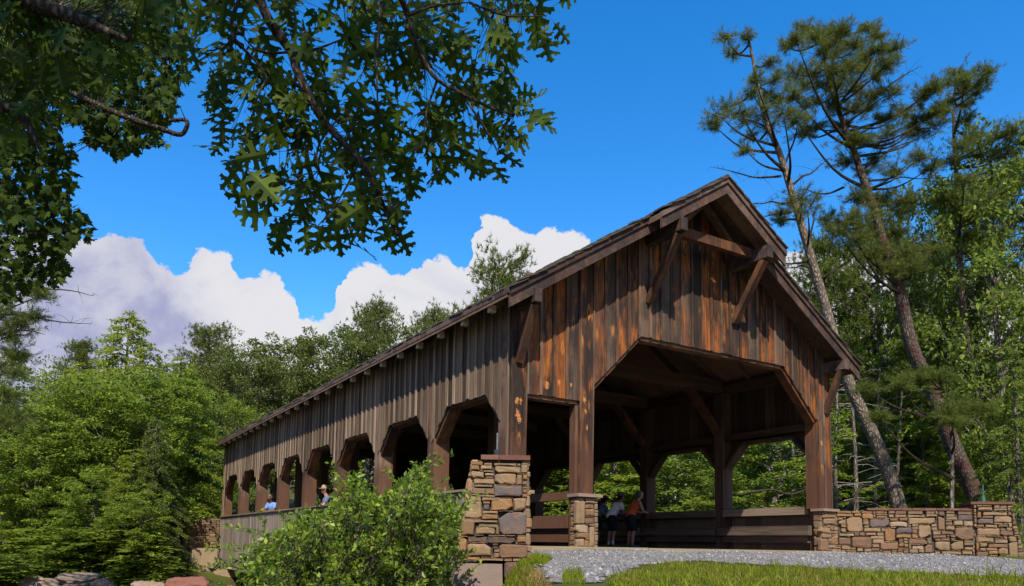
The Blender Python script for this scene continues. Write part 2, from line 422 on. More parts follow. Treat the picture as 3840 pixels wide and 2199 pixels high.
for k, c in dict(tan=(0.295, 0.198, 0.110), orange=(0.29, 0.160, 0.068), brown=(0.200, 0.122, 0.072), gray=(0.135, 0.108, 0.098), pale=(0.36, 0.27, 0.17), thin=(0.235, 0.172, 0.100), dark=(0.085, 0.066, 0.056)).items():
    M['stone_' + k] = stonemat('fieldstone_' + k, [(0.0, tuple(x * 0.86 for x in c)), (1.0, tuple(x * 1.14 for x in c))], 0.75)
M['cap'] = stonemat('red_coping_stone', [(0.0, (0.15, 0.062, 0.045)), (1.0, (0.23, 0.105, 0.075))], 0.4)
M['mortar'] = plain('dark_joint', (0.080, 0.062, 0.046), 0.95, 0.1)
M['footing'] = stonemat('brown_footing_stone', [(0.0, (0.225, 0.165, 0.132)), (1.0, (0.25, 0.185, 0.148))], 0.3)
M['boulder'] = stonemat('river_boulder', [(0.0, (0.25, 0.185, 0.135)), (0.5, (0.34, 0.23, 0.15)), (0.8, (0.22, 0.20, 0.18)), (1.0, (0.24, 0.105, 0.07))], 0.5)
M['steel'] = plain('grey_steel', (0.35, 0.36, 0.37), 0.35, 0.5, 0.9, 0.05)
M['darksteel'] = plain('dark_pipe', (0.035, 0.037, 0.04), 0.5, 0.4, 0.0, 0.1)
M['greenrod'] = plain('green_painted_rod', (0.03, 0.20, 0.14), 0.5, 0.4, 0.0, 0.1)
M['pinebark'] = bark('pine_bark', (0.105, 0.080, 0.060), (0.27, 0.215, 0.160), 13, moss=0.6)
M['pinebark2'] = bark('reddish_pine_bark', (0.055, 0.042, 0.034), (0.175, 0.130, 0.100), 14, moss=0.1, red=(0.10, 0.055, 0.042))
M['greybark'] = bark('grey_bark', (0.075, 0.062, 0.050), (0.24, 0.205, 0.165), 12)
M['twig'] = bark('dark_twig', (0.030, 0.023, 0.017), (0.105, 0.082, 0.062), 30)
M['deadwood'] = bark('pale_dead_wood', (0.16, 0.14, 0.115), (0.36, 0.325, 0.27), 26)
M['needle'] = leafmat('pine_needle', (0.032, 0.050, 0.010), (0.092, 0.124, 0.020), (0.195, 0.225, 0.040), 0.34, 0.55, 0.12)
M['hemlock'] = leafmat('hemlock_spray', (0.076, 0.120, 0.012), (0.175, 0.245, 0.024), (0.32, 0.375, 0.048), 0.42, 0.6, 0.1)
M['broadleaf'] = leafmat('broad_leaf', (0.056, 0.100, 0.012), (0.138, 0.215, 0.024), (0.27, 0.335, 0.046), 0.40, 0.55, 0.12)
M['farleaf'] = leafmat('far_leaf', (0.052, 0.076, 0.020), (0.110, 0.148, 0.034), (0.190, 0.225, 0.058), 0.32, 0.6, 0.1)
M['darkleaf'] = leafmat('dark_green_leaf', (0.046, 0.078, 0.013), (0.118, 0.180, 0.026), (0.235, 0.295, 0.050), 0.40, 0.5, 0.12)  # a darker green than the broad leaf
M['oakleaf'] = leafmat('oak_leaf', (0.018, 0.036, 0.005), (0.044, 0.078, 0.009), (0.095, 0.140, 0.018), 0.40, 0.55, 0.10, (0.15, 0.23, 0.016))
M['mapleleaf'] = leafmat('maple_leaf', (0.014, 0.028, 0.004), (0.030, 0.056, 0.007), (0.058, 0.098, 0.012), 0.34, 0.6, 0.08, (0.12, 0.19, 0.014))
M['bushleaf'] = leafmat('bush_leaf', (0.050, 0.095, 0.008), (0.140, 0.225, 0.018), (0.30, 0.375, 0.046), 0.36, 0.42, 0.24)
M['grass'] = leafmat('grass_blade', (0.070, 0.115, 0.006), (0.145, 0.200, 0.010), (0.240, 0.280, 0.018), 0.34, 0.55, 0.12, patch=((0.17, 0.125, 0.022), 2.2, 0.42))
M['drygrass'] = leafmat('dry_grass_blade', (0.16, 0.10, 0.025), (0.26, 0.18, 0.05), (0.36, 0.26, 0.09), 0.25, 0.6, 0.2)

def ground_mat():
    m, t = mat_new('earth_and_moss')
    co = t.new('ShaderNodeTexCoord').outputs['Object']
    n1 = t.noise(co, 0.8, 6, 0.6); n2 = t.noise(co, 14.0, 5, 0.6)
    col = t.ramp(n1, [(0.35, (0.075, 0.055, 0.022)), (0.5, (0.070, 0.085, 0.016)), (0.7, (0.10, 0.12, 0.022))])
    col = t.mix(t.math('MULTIPLY', n2, 0.6), col, (0.05, 0.034, 0.016))
    return finish(m, t, col, 0.95, n2, 0.8, 0.05, 0.1)
M['ground'] = ground_mat()
def gravel_mat():
    m, t = mat_new('grey_gravel')
    co = t.new('ShaderNodeTexCoord').outputs['Object']
    v = t.new('ShaderNodeTexVoronoi', inp={'Vector': co, 'Scale': 38.0})
    big = t.noise(co, 1.1, 4, 0.6)
    tone = t.new('ShaderNodeSeparateColor', inp={0: v.outputs['Color']}).outputs[0]
    col = t.ramp(tone, [(0.0, (0.085, 0.080, 0.074)), (0.55, (0.205, 0.192, 0.180)), (1.0, (0.31, 0.292, 0.275))])
    col = t.mix(t.math('MULTIPLY', t.smooth(big, 0.5, 0.7), 0.5), col, (0.28, 0.21, 0.16))
    return finish(m, t, col, 0.9, t.math('SUBTRACT', 1.0, v.outputs['Distance']), 0.9, 0.02, 0.2)
M['gravel'] = gravel_mat()
M['pebble'] = leafmat('gravel_stone', (0.11, 0.103, 0.097), (0.20, 0.188, 0.178), (0.30, 0.283, 0.268), 0.0, 0.9, 0.15)
def water_mat():
    m, t = mat_new('river_water')
    co = t.new('ShaderNodeTexCoord').outputs['Object']
    nz = t.noise(t.mapping(co, (1, 2.4, 1)), 2.2, 5, 0.6)
    return finish(m, t, (0.018, 0.022, 0.014), 0.08, nz, 0.25, 0.05, 0.5)
M['water'] = water_mat()
M['skin'] = plain('skin', (0.42, 0.22, 0.15), 0.55, 0.3, 0, 0.05)
M['darkskin'] = plain('dark_skin', (0.15, 0.075, 0.048), 0.55, 0.3, 0, 0.05)
for k, c in dict(blue=(0.16, 0.28, 0.55), white=(0.85, 0.85, 0.87), orangecloth=(0.58, 0.13, 0.045), black=(0.022, 0.024, 0.03), slate=(0.13, 0.17, 0.23), khaki=(0.34, 0.26, 0.16), hair=(0.018, 0.013, 0.010), taupe=(0.16, 0.12, 0.11), sock=(0.6, 0.6, 0.58), grey=(0.10, 0.11, 0.12)).items():
    M['c_' + k] = plain('cloth_' + k, c, 0.85, 0.15, 0, 0.08, 40)
# ------------------------------------------------------------------ ground, road, river
def S(t):
    t = np.clip(t, 0, 1); return t * t * (3 - 2 * t)
def hgt(x, y):
    x = np.asarray(x, float); y = np.asarray(y, float)
    D = (x - CAM[0]) * _fw[0] + (y - CAM[1]) * _fw[1]
    Lt = (x - CAM[0]) * _r[0] + (y - CAM[1]) * _r[1]
    s1 = np.where(D < 10.3, Lt, x * 0.816 - y * 0.578)
    z = -0.055 - 0.225 * S((14.0 - D) / 7.0) - 0.05 * S((x - 8) / 8)
    z = z - 1.35 * S((5.5 - D) / 3.2)
    z = np.where(s1 < 0.5, z - 1.45 * S((0.5 - s1) / 1.0), z)
    z = np.where((x > 9.6) & (y > -2.2 - 0.6 * (x - 11)), z - 0.35 * S((y + 2.2 + 0.6 * (x - 11)) / 3.0), z)
    yc = 12.5 + 1.2 * np.maximum(0, x - 9) + 0.6 * np.minimum(0, x)
    dr = np.abs(y - yc) - 9.0
    far = y > yc
    base_far = -1.35 + np.clip(0.17 * np.maximum(0, y - yc - 18.0), 0, 14) + 0.25 * np.sin(x * 0.4) * np.cos(y * 0.33)
    z = np.where(far, base_far, z)
    k = S((1.8 - dr) / 3.6)
    z = z * (1 - k) + (-3.4) * k
    z = z + np.clip(0.14 * np.maximum(0, x - 38), 0, 12)
    return z + 0.02 * np.sin(x * 2.3) * np.sin(y * 1.9)

def ground_hit(u, v, d0=3.0, d1=60.0):
    prev = d0
    for D in np.arange(d0, d1, 0.05):
        p = at_depth(u, v, D)
        if p[2] < hgt(p[0], p[1]) and D > 5.0: return p
    return at_depth(u, v, d1)

g = np.linspace(-1, 1, 210)
gx = 4.0 + 26 * g + 480 * np.sign(g) * np.abs(g) ** 5
gy = 0.0 + 26 * g + 480 * np.sign(g) * np.abs(g) ** 5
XX, YY = np.meshgrid(gx, gy)
ZZ = hgt(XX, YY)
n = len(g)
idx = np.arange(n * n).reshape(n, n)
quads = np.stack([idx[:-1, :-1], idx[:-1, 1:], idx[1:, 1:], idx[1:, :-1]], -1).reshape(-1, 4)
ground = obj('ground', np_mesh('ground', np.stack([XX, YY, ZZ], -1).reshape(-1, 3), quads), M['ground'], smooth=True)
tag(ground, kind='structure')
river = MB().add([(-300, -260, -2.75), (300, -260, -2.75), (300, 420, -2.75), (-300, 420, -2.75)], [(0, 1, 2, 3)]).build('river', M['water'])
tag(river, kind='structure')

def inside(poly, x, y):
    x = np.asarray(x); y = np.asarray(y); res = np.zeros(x.shape, bool); m = len(poly)
    for i in range(m):
        x0, y0 = poly[i]; x1, y1 = poly[(i + 1) % m]
        c = ((y0 > y) != (y1 > y)) & (x < (x1 - x0) * (y - y0) / (y1 - y0 + 1e-12) + x0)
        res ^= c
    return res

low = [ground_hit(u, v)[:2] for u, v in ((2030, 2196), (2270, 2196), (2300, 2165), (2400, 2130), (2525, 2113), (2663, 2112), (2892, 2124), (3197, 2143), (3502, 2156), (3840, 2171))]
e = low[-1] + (low[-1] - low[-3]) * 3
ROAD = [(0.2, -0.2), (-1.05, -1.95)] + [ground_hit(u, v)[:2] for u, v in ((1995, 2112), (2010, 2150))] + [tuple(p) for p in low] + [tuple(e), (e[0] + 2.0, e[1] + 5.5)] + \
       [tuple(ground_hit(u, v)[:2]) for u, v in ((3838, 2101), (3600, 2088), (3380, 2075), (3250, 2069))] + [(9.2, -0.25), (9.0, 0.2), (0.3, 0.2)]
ROAD = [(float(a), float(b)) for a, b in ROAD]
rx = np.arange(-4, 34, 0.12); ry = np.arange(-14, 4, 0.12)
RX, RY = np.meshgrid(rx, ry)
wob = 0.06 * np.sin(RX * 5.1) + 0.05 * np.sin(RY * 6.3 + RX * 2)
ok = inside(ROAD, RX + wob, RY + wob)
cell = ok[:-1, :-1] & ok[:-1, 1:] & ok[1:, 1:] & ok[1:, :-1]
RZ = hgt(RX, RY) + 0.012
idx = np.arange(RX.size).reshape(RX.shape)
q = np.stack([idx[:-1, :-1], idx[:-1, 1:], idx[1:, 1:], idx[1:, :-1]], -1)[cell]
used, inv = np.unique(q, return_inverse=True)
road = obj('gravel_road', np_mesh('gravel_road', np.stack([RX, RY, RZ], -1).reshape(-1, 3)[used], inv.reshape(-1, 4)), M['gravel'], smooth=True)
tag(road, kind='structure')
# loose stones on the road: far too many to count
N = 9000
px = rng.uniform(-3, 16, N * 4); py = rng.uniform(-9, 0.2, N * 4)
kk = inside(ROAD, px, py); px = px[kk][:N]; py = py[kk][:N]
OCT = np.array([(1, 0, 0), (-1, 0, 0), (0, 1, 0), (0, -1, 0), (0, 0, 1), (0, 0, -1)], float)
OF = np.array([(0, 2, 4), (2, 1, 4), (1, 3, 4), (3, 0, 4), (2, 0, 5), (1, 2, 5), (3, 1, 5), (0, 3, 5)])
sz = rng.gamma(2.2, 0.0055, len(px))[:, None] + 0.006
V = OCT[None] * (sz[:, :, None] * rng.uniform(0.6, 1.3, (len(px), 6, 1)))
V[:, :, 2] *= 0.7
V += np.stack([px, py, hgt(px, py) + 0.014], -1)[:, None]
F = (OF[None] + (np.arange(len(px)) * 6)[:, None, None]).reshape(-1, 3)
tag(obj('loose_gravel', np_mesh('loose_gravel', V.reshape(-1, 3), F), M['pebble']), 'loose grey stones scattered over the gravel road', 'gravel', kind='stuff')

# ------------------------------------------------------------------ covered bridge
BW, BL = 9.10, 24.5                    # width, length; deck at z = 0
SL = 0.641                             # roof slope
ZE, OV, XC = 4.42, 0.41, 4.55          # roof top at the eave edge, eave overhang, centre line
PITS = [0.1] + [3.09 + 3.004 * k for k in range(7)] + [24.12]   # arch springing points = post lines
ZS, ZA, DA = 2.10, 2.838, 0.745
def roof_z(x): return ZE + SL * (min(x, BW - x) + OV)
bridge = thing('covered_bridge', 'long weathered wooden covered bridge with open arched sides and steep shingled gable roof', 'bridge', (XC, 12, 0))

deck = MB().box(0.02, BW - 0.02, 0.0, BL, -0.30, -0.055).build('deck', M['timber'], bridge)
for x in (0.6, 3.2, 5.9, 8.5):
    MB().box(x - 0.15, x + 0.15, 0.02, BL - 0.02, -1.1, -0.302).build('girder', M['timbery'], deck)
pl = MB().box(0.03, BW - 0.03, 0, 0.27, -0.053, 0.0).V
plank_me = bpy.data.meshes.new('plank'); b_ = MB().box(0.03, BW - 0.03, 0, 0.262, -0.052, 0.0); plank_me.from_pydata(b_.V, [], b_.F)
plank_me.materials.append(M['timber'])
for k in range(90):
    o = obj('plank', plank_me, None, deck); o.location = (0, 0.01 + k * 0.272, 0.004 * (k % 2))
MB().box(-0.05, 3.05, -0.28, -0.02, -0.13, 0.012).build('sill_beam', M['sill'], bridge)
MB().box(3.056, BW + 0.1, -0.30, -0.02, -0.12, 0.004).build('sill_beam', M['sill'], bridge)

def side_bottom(y):
    for a, b in zip(PITS[:-1], PITS[1:]):
        if a <= y <= b: return min(ZA, ZS + min(y - a, b - y) * (ZA - ZS) / DA)
    return ZS - 1.0
SIDE_BREAKS = sorted(sum([[a, a + DA, b - DA, b] for a, b in zip(PITS[:-1], PITS[1:])], []))

def profile(lo, hi, breaks, fn, jit=0.0):
    xs = [lo] + [b for b in breaks if lo + 1e-4 < b < hi - 1e-4] + [hi]
    return [(x, fn(min(max(x, lo + 1e-5), hi - 1e-5)) + (random.uniform(-jit, jit) if jit else 0)) for x in xs]

def boards(parent, lo, hi, step, zbot, zbreaks, ztop, tbreaks, ax, a0, a1, mat, bmat=None, bw=0.062, bt=0.022, out=-1, bname='board', jit=0.012):
    """vertical boards between lo and hi; ax = axis normal to the wall; battens over the joints on the outer side"""
    nb = max(1, round((hi - lo) / step)); st = (hi - lo) / nb
    for i in range(nb):
        p, q_ = lo + i * st + 0.003, lo + (i + 1) * st - 0.003
        dz = random.uniform(-jit, jit)
        bot = [(x, z + dz) for x, z in profile(p, q_, zbreaks, zbot)]
        top = [(x, z) for x, z in profile(p, q_, tbreaks, ztop)]
        d = random.uniform(0, 0.006)
        MB().prism(bot + top[::-1], ax, a0 + out * d, a1).build(bname, mat, parent)
    if bmat is None: return
    for i in range(nb + 1):
        c = lo + i * st; wv = bw * random.uniform(0.8, 1.2); c += random.uniform(-0.008, 0.008)
        p, q_ = max(lo - 0.001, c - wv / 2), min(hi + 0.001, c + wv / 2)
        dz = random.uniform(-jit, jit) * 1.5
        bot = [(x, z + dz) for x, z in profile(p, q_, zbreaks, zbot)]
        top = profile(p, q_, tbreaks, ztop)
        f0 = a0 + out * 0.007; f1 = a0 + out * (0.007 + bt * random.uniform(0.8, 1.2))
        MB().prism(bot + top[::-1], ax, f1, f0).build('batten', bmat, parent)

WT = 4.50                                # top of the side boards under the roof
for side, (x0, x1, out) in enumerate(((0.0, 0.03, -1), (BW, BW - 0.03, 1))):
    xi0, xi1 = sorted((x1 + (0.005 if side == 0 else -0.005), x1 + (0.25 if side == 0 else -0.25)))
    wall = MB().box(xi0, xi1, 0.05, BL - 0.02, 4.26, 4.48).box(xi0, xi1 - 0.06, 0.05, BL - 0.02, 2.93, 3.09).build('side_wall', M['timbery'], bridge)
    boards(wall, 0.0, BL, 0.30, side_bottom, SIDE_BREAKS, lambda y: WT, [], 'x', x0, x1, M['side'] if side == 0 else M['shadedside'], M['sidebatten'] if side == 0 else None, bw=0.085, out=out)
    skirt = MB().box(xi0, xi1 - 0.1, 0.3, BL, 0.86, 1.03).box(xi0, xi1 - 0.1, 0.3, BL, -1.05, -0.9).build('skirt', M['timbery'], bridge)
    boards(skirt, 0.34, BL, 0.24, lambda y: -1.236, [], lambda y: 1.03, [], 'x', x0 + out * 0.03, x0, M['skirt'], M['skirt'] if side == 0 else None, bw=0.05, out=out)
    xa, xb = sorted((x0 + out * 0.10, x0 - out * 0.27))
    MB().box(xa, xb, 0.36, BL + 0.02, 1.032, 1.075).build('rail_cap', M['rail'], bridge)
    for k, y in enumerate([0.17] + PITS[1:-1] + [24.33]):
        pa, pb = sorted((x0 - out * 0.002 + out * 0.012, x0 - out * 0.36))
        z0 = -1.1
        hw = 0.15 if 0 < k < 8 else 0.16
        post = MB().box(pa, pb, y - hw, y + hw, 1.078, 4.255).box(pa + 0.02, pb - 0.02, y - hw + 0.02, y + hw - 0.02, z0, 1.03).build('post', M['post'] if side == 0 or k == 0 else M['shadedpost'], bridge)
    for a, b in zip(PITS[:-1], PITS[1:]):
        pa, pb = sorted((x0 - out * 0.034, x0 - out * 0.30))
        t = 0.07
        for (ya, za), (yb, zb) in (((a + 0.04, ZS + 0.0), (a + DA, ZA)), ((a + DA, ZA), (b - DA, ZA)), ((b - DA, ZA), (b - 0.04, ZS + 0.0))):
            dv = Vector((0, yb - ya, zb - za)).normalized(); nv = Vector((0, dv.z, -dv.y)) * -1
            if nv.z < 0: nv = -nv
            P = [Vector((0, ya, za)), Vector((0, yb, zb))]
            off = nv * 0.012
            poly = [(P[0] + off - nv * t).yz, (P[1] + off - nv * t).yz, (P[1] + off).yz, (P[0] + off).yz]
            MB().prism([tuple(p) for p in poly], 'x', pa, pb).build('arch_trim', M['brace'] if side == 0 else M['shadedpost'], bridge)
    # inner rails between the posts
    if side == 1:
        ys = [0.17] + PITS[1:-1] + [24.33]
        for k, (a, b) in enumerate(zip(ys[:-1], ys[1:])):
            a += 0.155; b -= 0.155
            MB().box(BW - 0.40, BW - 0.28, a, b, 0.87, 1.045).build('guard_rail', M['rail'], bridge)
            MB().box(BW - 0.52, BW - 0.37, a - 0.1, b + 0.1, 0.37, 0.60).build('guard_rail', M['rail'], bridge)
            MB().box(BW - 0.42, BW - 0.30, a, b, 0.19, 0.34).build('guard_rail', M['rail'], bridge)
# inner row of posts between footway and carriageway
XI = 1.62
iy = [0.095] + PITS[1:-1] + [24.2]
for k, y in enumerate(iy):
    if k == 0: MB().box(1.492, 1.78, 0.022, 0.19, 0.014, 3.4).build('post', M['post'], bridge); continue
    MB().box(XI - 0.14, XI + 0.14, y - 0.13, y + 0.13, 0.004, 4.28).build('post', M['post'] if k == 0 else M['shadedpost'], bridge)
for a, b in zip(iy[:-1], iy[1:]):
    a += 0.135; b -= 0.135
    for z0, z1 in ((0.90, 1.06), (0.36, 0.61), (0.09, 0.24)):
        MB().box(XI - 0.06, XI + 0.06, a, b, z0, z1).build('guard_rail', M['post'], bridge)
MB().box(XI - 0.12, XI + 0.12, 0.08, BL - 0.1, 4.285, 4.50).build('header_beam', M['timbery'], bridge)
# trusses
for y in [0.17] + PITS[1:-1] + [24.33]:
    MB().box(0.28, BW - 0.28, y - 0.11, y + 0.11, 4.30 if y > 0.5 else 4.51, 4.62 if y > 0.5 else 4.70).build('tie_beam', M['timber'], bridge)
    for xp, d in ((BW - 0.36, -1), (XI + 0.13, 1), (0.36, 1)):
        ln = 1.15 if xp != 0.36 else 0.8
        MB().beam((xp + d * 0.02, y, 4.32 - ln), (xp + d * ln, y, 4.34), 0.16, 0.20, (0, 1, 0)).build('knee_brace', M['brace'], bridge)
    if y > 0.5:
        MB().box(XC - 0.1, XC + 0.1, y - 0.09, y + 0.09, 4.63, roof_z(XC) - 0.35).build('king_post', M['timber'], bridge)
        for d in (-1, 1):
            MB().beam((XC + d * 0.1, y, 4.75), (XC + d * 2.4, y, roof_z(XC - 2.4) - 0.32), 0.14, 0.18, (0, 1, 0)).build('strut', M['timber'], bridge)
for k in range(25):
    y = 0.15 + 1.004 * k
    for d in (-1, 1):
        a = (XC + d * 0.05, y, roof_z(XC) - 0.27); xe = -OV + 0.06 if d < 0 else BW + OV - 0.06
        raf = MB().beam(a, (xe + (0.10 if d < 0 else -0.10), y, roof_z(0) - SL * (OV - 0.16) - 0.20), 0.09, 0.16, (0, 0, 1)).build('rafter', M['timber'], bridge)
        if d < 0: MB().box(xe - 0.012, xe + 0.11, y - 0.052, y + 0.052, ZE - 0.235, ZE - 0.105).build('rafter_tail', M['tail'], raf)
# gable walls
ZFT, ZFS, ZL = 4.248, 3.079, 2.758
def front_bottom(x):
    if x < 0.347 or 1.544 < x < 1.874 or x > 8.627: return 1.0
    if x <= 1.544: return ZL
    if x < 3.076: return ZFS + (x - 1.874) / 1.202 * (ZFT - ZFS)
    if x <= 7.437: return ZFT
    return ZFT - (x - 7.437) / 1.19 * (ZFT - ZFS)
FB = [0.347, 1.544, 1.874, 3.076, 7.437, 8.627]
def front_top(x): return roof_z(x) - 0.17
front = MB().box(0.4, BW - 0.4, 0.05, 0.15, 4.92, 5.06).box(2.2, BW - 2.2, 0.05, 0.15, 5.9, 6.05).build('gable_wall', M['timber'], bridge)
segs = [(0.0, 0.347, 0.36), (0.350, 1.541, 0.29), (1.544, 1.874, 0.34), (1.877, 8.624, 0.29), (8.627, BW, 0.25)]
for lo, hi, st in segs:
    colm = hi - lo < 0.5
    boards(front, lo, hi, st, front_bottom, FB, front_top, [XC], 'y', -0.03 if not colm else -0.045, 0.0, M['front'], M['frontbatten'], bw=0.058, out=-1, jit=0.008)
# box sides of the front columns
for lo, hi in ((0.0, 0.347), (1.544, 1.874), (8.627, BW)):
    MB().box(lo + 0.004, hi - 0.004, 0.004, 0.17 if 1 < hi < 3 else 0.30, 1.0, 2.9 if hi < 1 else 3.05).build('column', M['post'], bridge)
# trim under the big opening
for (xa, za), (xb, zb) in (((1.90, ZFS + 0.0), (3.076, ZFT)), ((3.076, ZFT), (7.437, ZFT)), ((7.437, ZFT), (8.61, ZFS)), ((0.36, ZL), (1.53, ZL))):
    dv = Vector((xb - xa, 0, zb - za)).normalized(); nv = Vector((-dv.z, 0, dv.x))
    pa, pb = Vector((xa, 0, za)) + nv * 0.012, Vector((xb, 0, zb)) + nv * 0.012
    poly = [((pa - nv * 0.075).x, (pa - nv * 0.075).z), ((pb - nv * 0.075).x, (pb - nv * 0.075).z), (pb.x, pb.z), (pa.x, pa.z)]
    MB().prism(poly, 'y', 0.006, 0.22).build('portal_trim', M['brace'], bridge)
back = MB().box(0.4, BW - 0.4, BL - 0.2, BL - 0.1, 4.92, 5.06).build('gable_wall', M['timber'], bridge)
for lo, hi, st in segs:
    boards(back, lo, hi, st * 2, front_bottom, FB, front_top, [XC], 'y', BL + 0.03, BL, M['side'], None, out=1)
# roof: deck, prow, shingles, rake boards
YF, YP, PXH = -0.60, -1.00, 1.80
def slope_slab(mb, xa, xb, ya, yb, t0, t1):
    """slab parallel to one roof slope between xa and xb, from t0 below to t1 below the top surface"""
    za, zb = roof_z(xa), roof_z(xb)
    V = [(x, y, z - t) for t in (t1, t0) for (x, z) in ((xa, za), (xb, zb)) for y in (ya, yb)]
    return mb.add(V, [(0, 1, 3, 2), (4, 6, 7, 5), (0, 2, 6, 4), (1, 5, 7, 3), (0, 4, 5, 1), (2, 3, 7, 6)])
roof = MB()
for xa, xb in ((-OV, XC - 0.001), (BW + OV, XC + 0.001)): slope_slab(roof, xa, xb, YF + 0.05, BL + 0.5, 0.045, 0.16)
for s in (-1, 1): slope_slab(roof, XC + s * PXH, XC + s * 0.001, YP + 0.05, YF + 0.049, 0.045, 0.16)
roof = roof.build('roof', M['timber'], bridge)
sh = MB()
for s in (-1, 1):
    course = 0.23; Ls = (XC + OV); nc = int(Ls / (course * math.cos(math.atan(SL))))
    for c in range(nc + 1):
        xo = c * Ls / nc
        x = (-OV + xo) if s < 0 else (BW + OV - xo)
        prow = abs(x - XC) < PXH
        y = (YP if prow else YF) - 0.06 - random.uniform(0, 0.03)
        while y < BL + 0.5:
            wd = random.uniform(0.12, 0.3) if y < 6 else random.uniform(0.5, 0.9)
            lift = random.uniform(0.005, 0.05)
            xa = x + s * random.uniform(0, 0.03); xb = XC + s * max(0.0, (abs(x - XC) - 0.36))
            if c == nc: break
            za, zb = roof_z(xa), roof_z(xb)
            V = [(xa, y + 0.004, za - 0.022 + lift), (xa, y + wd, za - 0.022 + lift), (xb, y + wd, zb - 0.035), (xb, y + 0.004, zb - 0.035),
                 (xa, y + 0.004, za + 0.012 + lift), (xa, y + wd, za + 0.012 + lift), (xb, y + wd, zb - 0.025), (xb, y + 0.004, zb - 0.025)]
            sh.add(V, [(0, 1, 2, 3), (7, 6, 5, 4), (0, 4, 5, 1), (1, 5, 6, 2), (2, 6, 7, 3), (3, 7, 4, 0)])
            y += wd
shn = sh.build('shingle_covering', M['shingle'], roof)
tag(shn, kind='stuff')
rd = MB()
for s in (-1, 1): rd.beam((XC + s * 0.08, YP - 0.03, roof_z(XC) - 0.015), (XC + s * 0.08, BL + 0.5, roof_z(XC) - 0.015), 0.17, 0.03, (s * SL, 0, 1))
rd.build('ridge_cap', M['shingle'], roof)
def rake(xa, xb, y, dz0, dz1, th, name='rake_board', pref=None):
    za, zb = roof_z(xa), roof_z(xb)
    V = [(x, yy, z - d) for yy in (y, y + th) for (x, z, d) in ((xa, za, dz1), (xb, zb, dz1), (xb, zb, dz0), (xa, za, dz0))]
    return MB().add(V, [(0, 1, 2, 3), (7, 6, 5, 4), (0, 4, 5, 1), (1, 5, 6, 2), (2, 6, 7, 3), (3, 7, 4, 0)]).build(name, M['fascia'], roof)
for s in (-1, 1):
    xe = -OV + 0.02 if s < 0 else BW + OV - 0.02
    xj = XC + s * (PXH - 0.25)
    rake(xe, xj, YF, 0.14, 0.36, 0.05); rake(xe, xj, YF - 0.035, 0.03, 0.138, 0.085, 'rake_trim')
    xp = XC + s * PXH
    rake(xp, XC + s * 0.002, YP, 0.14, 0.36, 0.05); rake(xp, XC + s * 0.002, YP - 0.035, 0.03, 0.138, 0.085, 'rake_trim')
    rake(xe, XC + s * 0.002, BL + 0.46, 0.04, 0.28, 0.05)
    xf = xe - 0.03 if s < 0 else xe + 0.03
    MB().box(min(xf, xf - s * 0.03), max(xf, xf - s * 0.03), YF, BL + 0.5, ZE - 0.10, ZE - 0.012).build('eave_board', M['fascia'], roof)
    # purlins carrying the overhang, with their braces
    xq = 0.17 if s < 0 else BW - 0.17
    MB().box(xq - 0.075, xq + 0.075, YF - 0.05, 0.6, 4.26, 4.50).build('purlin', M['fascia'], bridge)
    MB().beam((xq - s * 0.0, -0.05, 3.30), (xq, YF + 0.10, 4.25), 0.12, 0.14, (1, 0, 0)).build('brace', M['brace'], bridge)
    xq = XC + s * 1.25
    zq = roof_z(xq) - 0.40
    MB().box(xq - 0.085, xq + 0.085, YP - 0.04, 0.3, zq - 0.24, zq + 0.02).build('purlin', M['fascia'], bridge)
    MB().beam((xq, -0.05, 4.98), (xq, YP + 0.12, zq - 0.25), 0.13, 0.15, (1, 0, 0)).build('brace', M['brace'], bridge)
    # soffit boards of the overhang
    so = MB(); slope_slab(so, xe, XC + s * 0.003, YF + 0.055, -0.05, 0.161, 0.18); so.build('soffit', M['timber'], roof)
zq = roof_z(XC - 1.25) - 0.52
MB().box(XC - 1.16, XC + 1.16, YP + 0.36, YP + 0.50, zq - 0.02, zq + 0.18).build('collar_beam', M['brace'], bridge)
for s in (-1, 1): MB().beam((XC + s * 0.02, YP + 0.62, roof_z(XC) - 0.35), (XC + s * 0.9, YP + 0.62, zq + 0.19), 0.10, 0.12, (0, 1, 0)).build('strut', M['timber'], bridge)
# ------------------------------------------------------------------ fieldstone masonry
def stone_mesh(poly, O, ex, ez, nrm, depth):
    """one stone: an outline in (s,t) metres, rounded towards a slightly domed face, joint side recessed"""
    P = np.array(poly, float); c = P.mean(0)
    n = len(P)
    rings = [(1.0, -0.05), (1.0, depth * 0.55), (0.93, depth * 0.95), (0.55, depth * random.uniform(0.95, 1.1))]
    V = []
    size = np.abs(P - c).max(0).min()
    for k, (sc, d) in enumerate(rings):
        inset = 0 if sc == 1.0 else (min(0.02, size * 0.3) if k == 2 else None)
        for p in P:
            if inset is None: q_ = c + (p - c) * 0.55
            elif inset: 
                v = p - c; q_ = c + v * max(0.3, 1 - inset / max(np.linalg.norm(v), 1e-3))
            else: q_ = p
            V.append(O + ex * q_[0] + ez * q_[1] + nrm * (d + (random.uniform(-0.004, 0.004) if k > 1 else 0)))
    F = []
    for k in range(len(rings) - 1):
        for i in range(n): F.append((k * n + i, k * n + (i + 1) % n, (k + 1) * n + (i + 1) % n, (k + 1) * n + i))
    F.append(tuple((len(rings) - 1) * n + i for i in range(n)))
    me = bpy.data.meshes.new('stone'); me.from_pydata([tuple(v) for v in V], [], F); me.update()
    return me

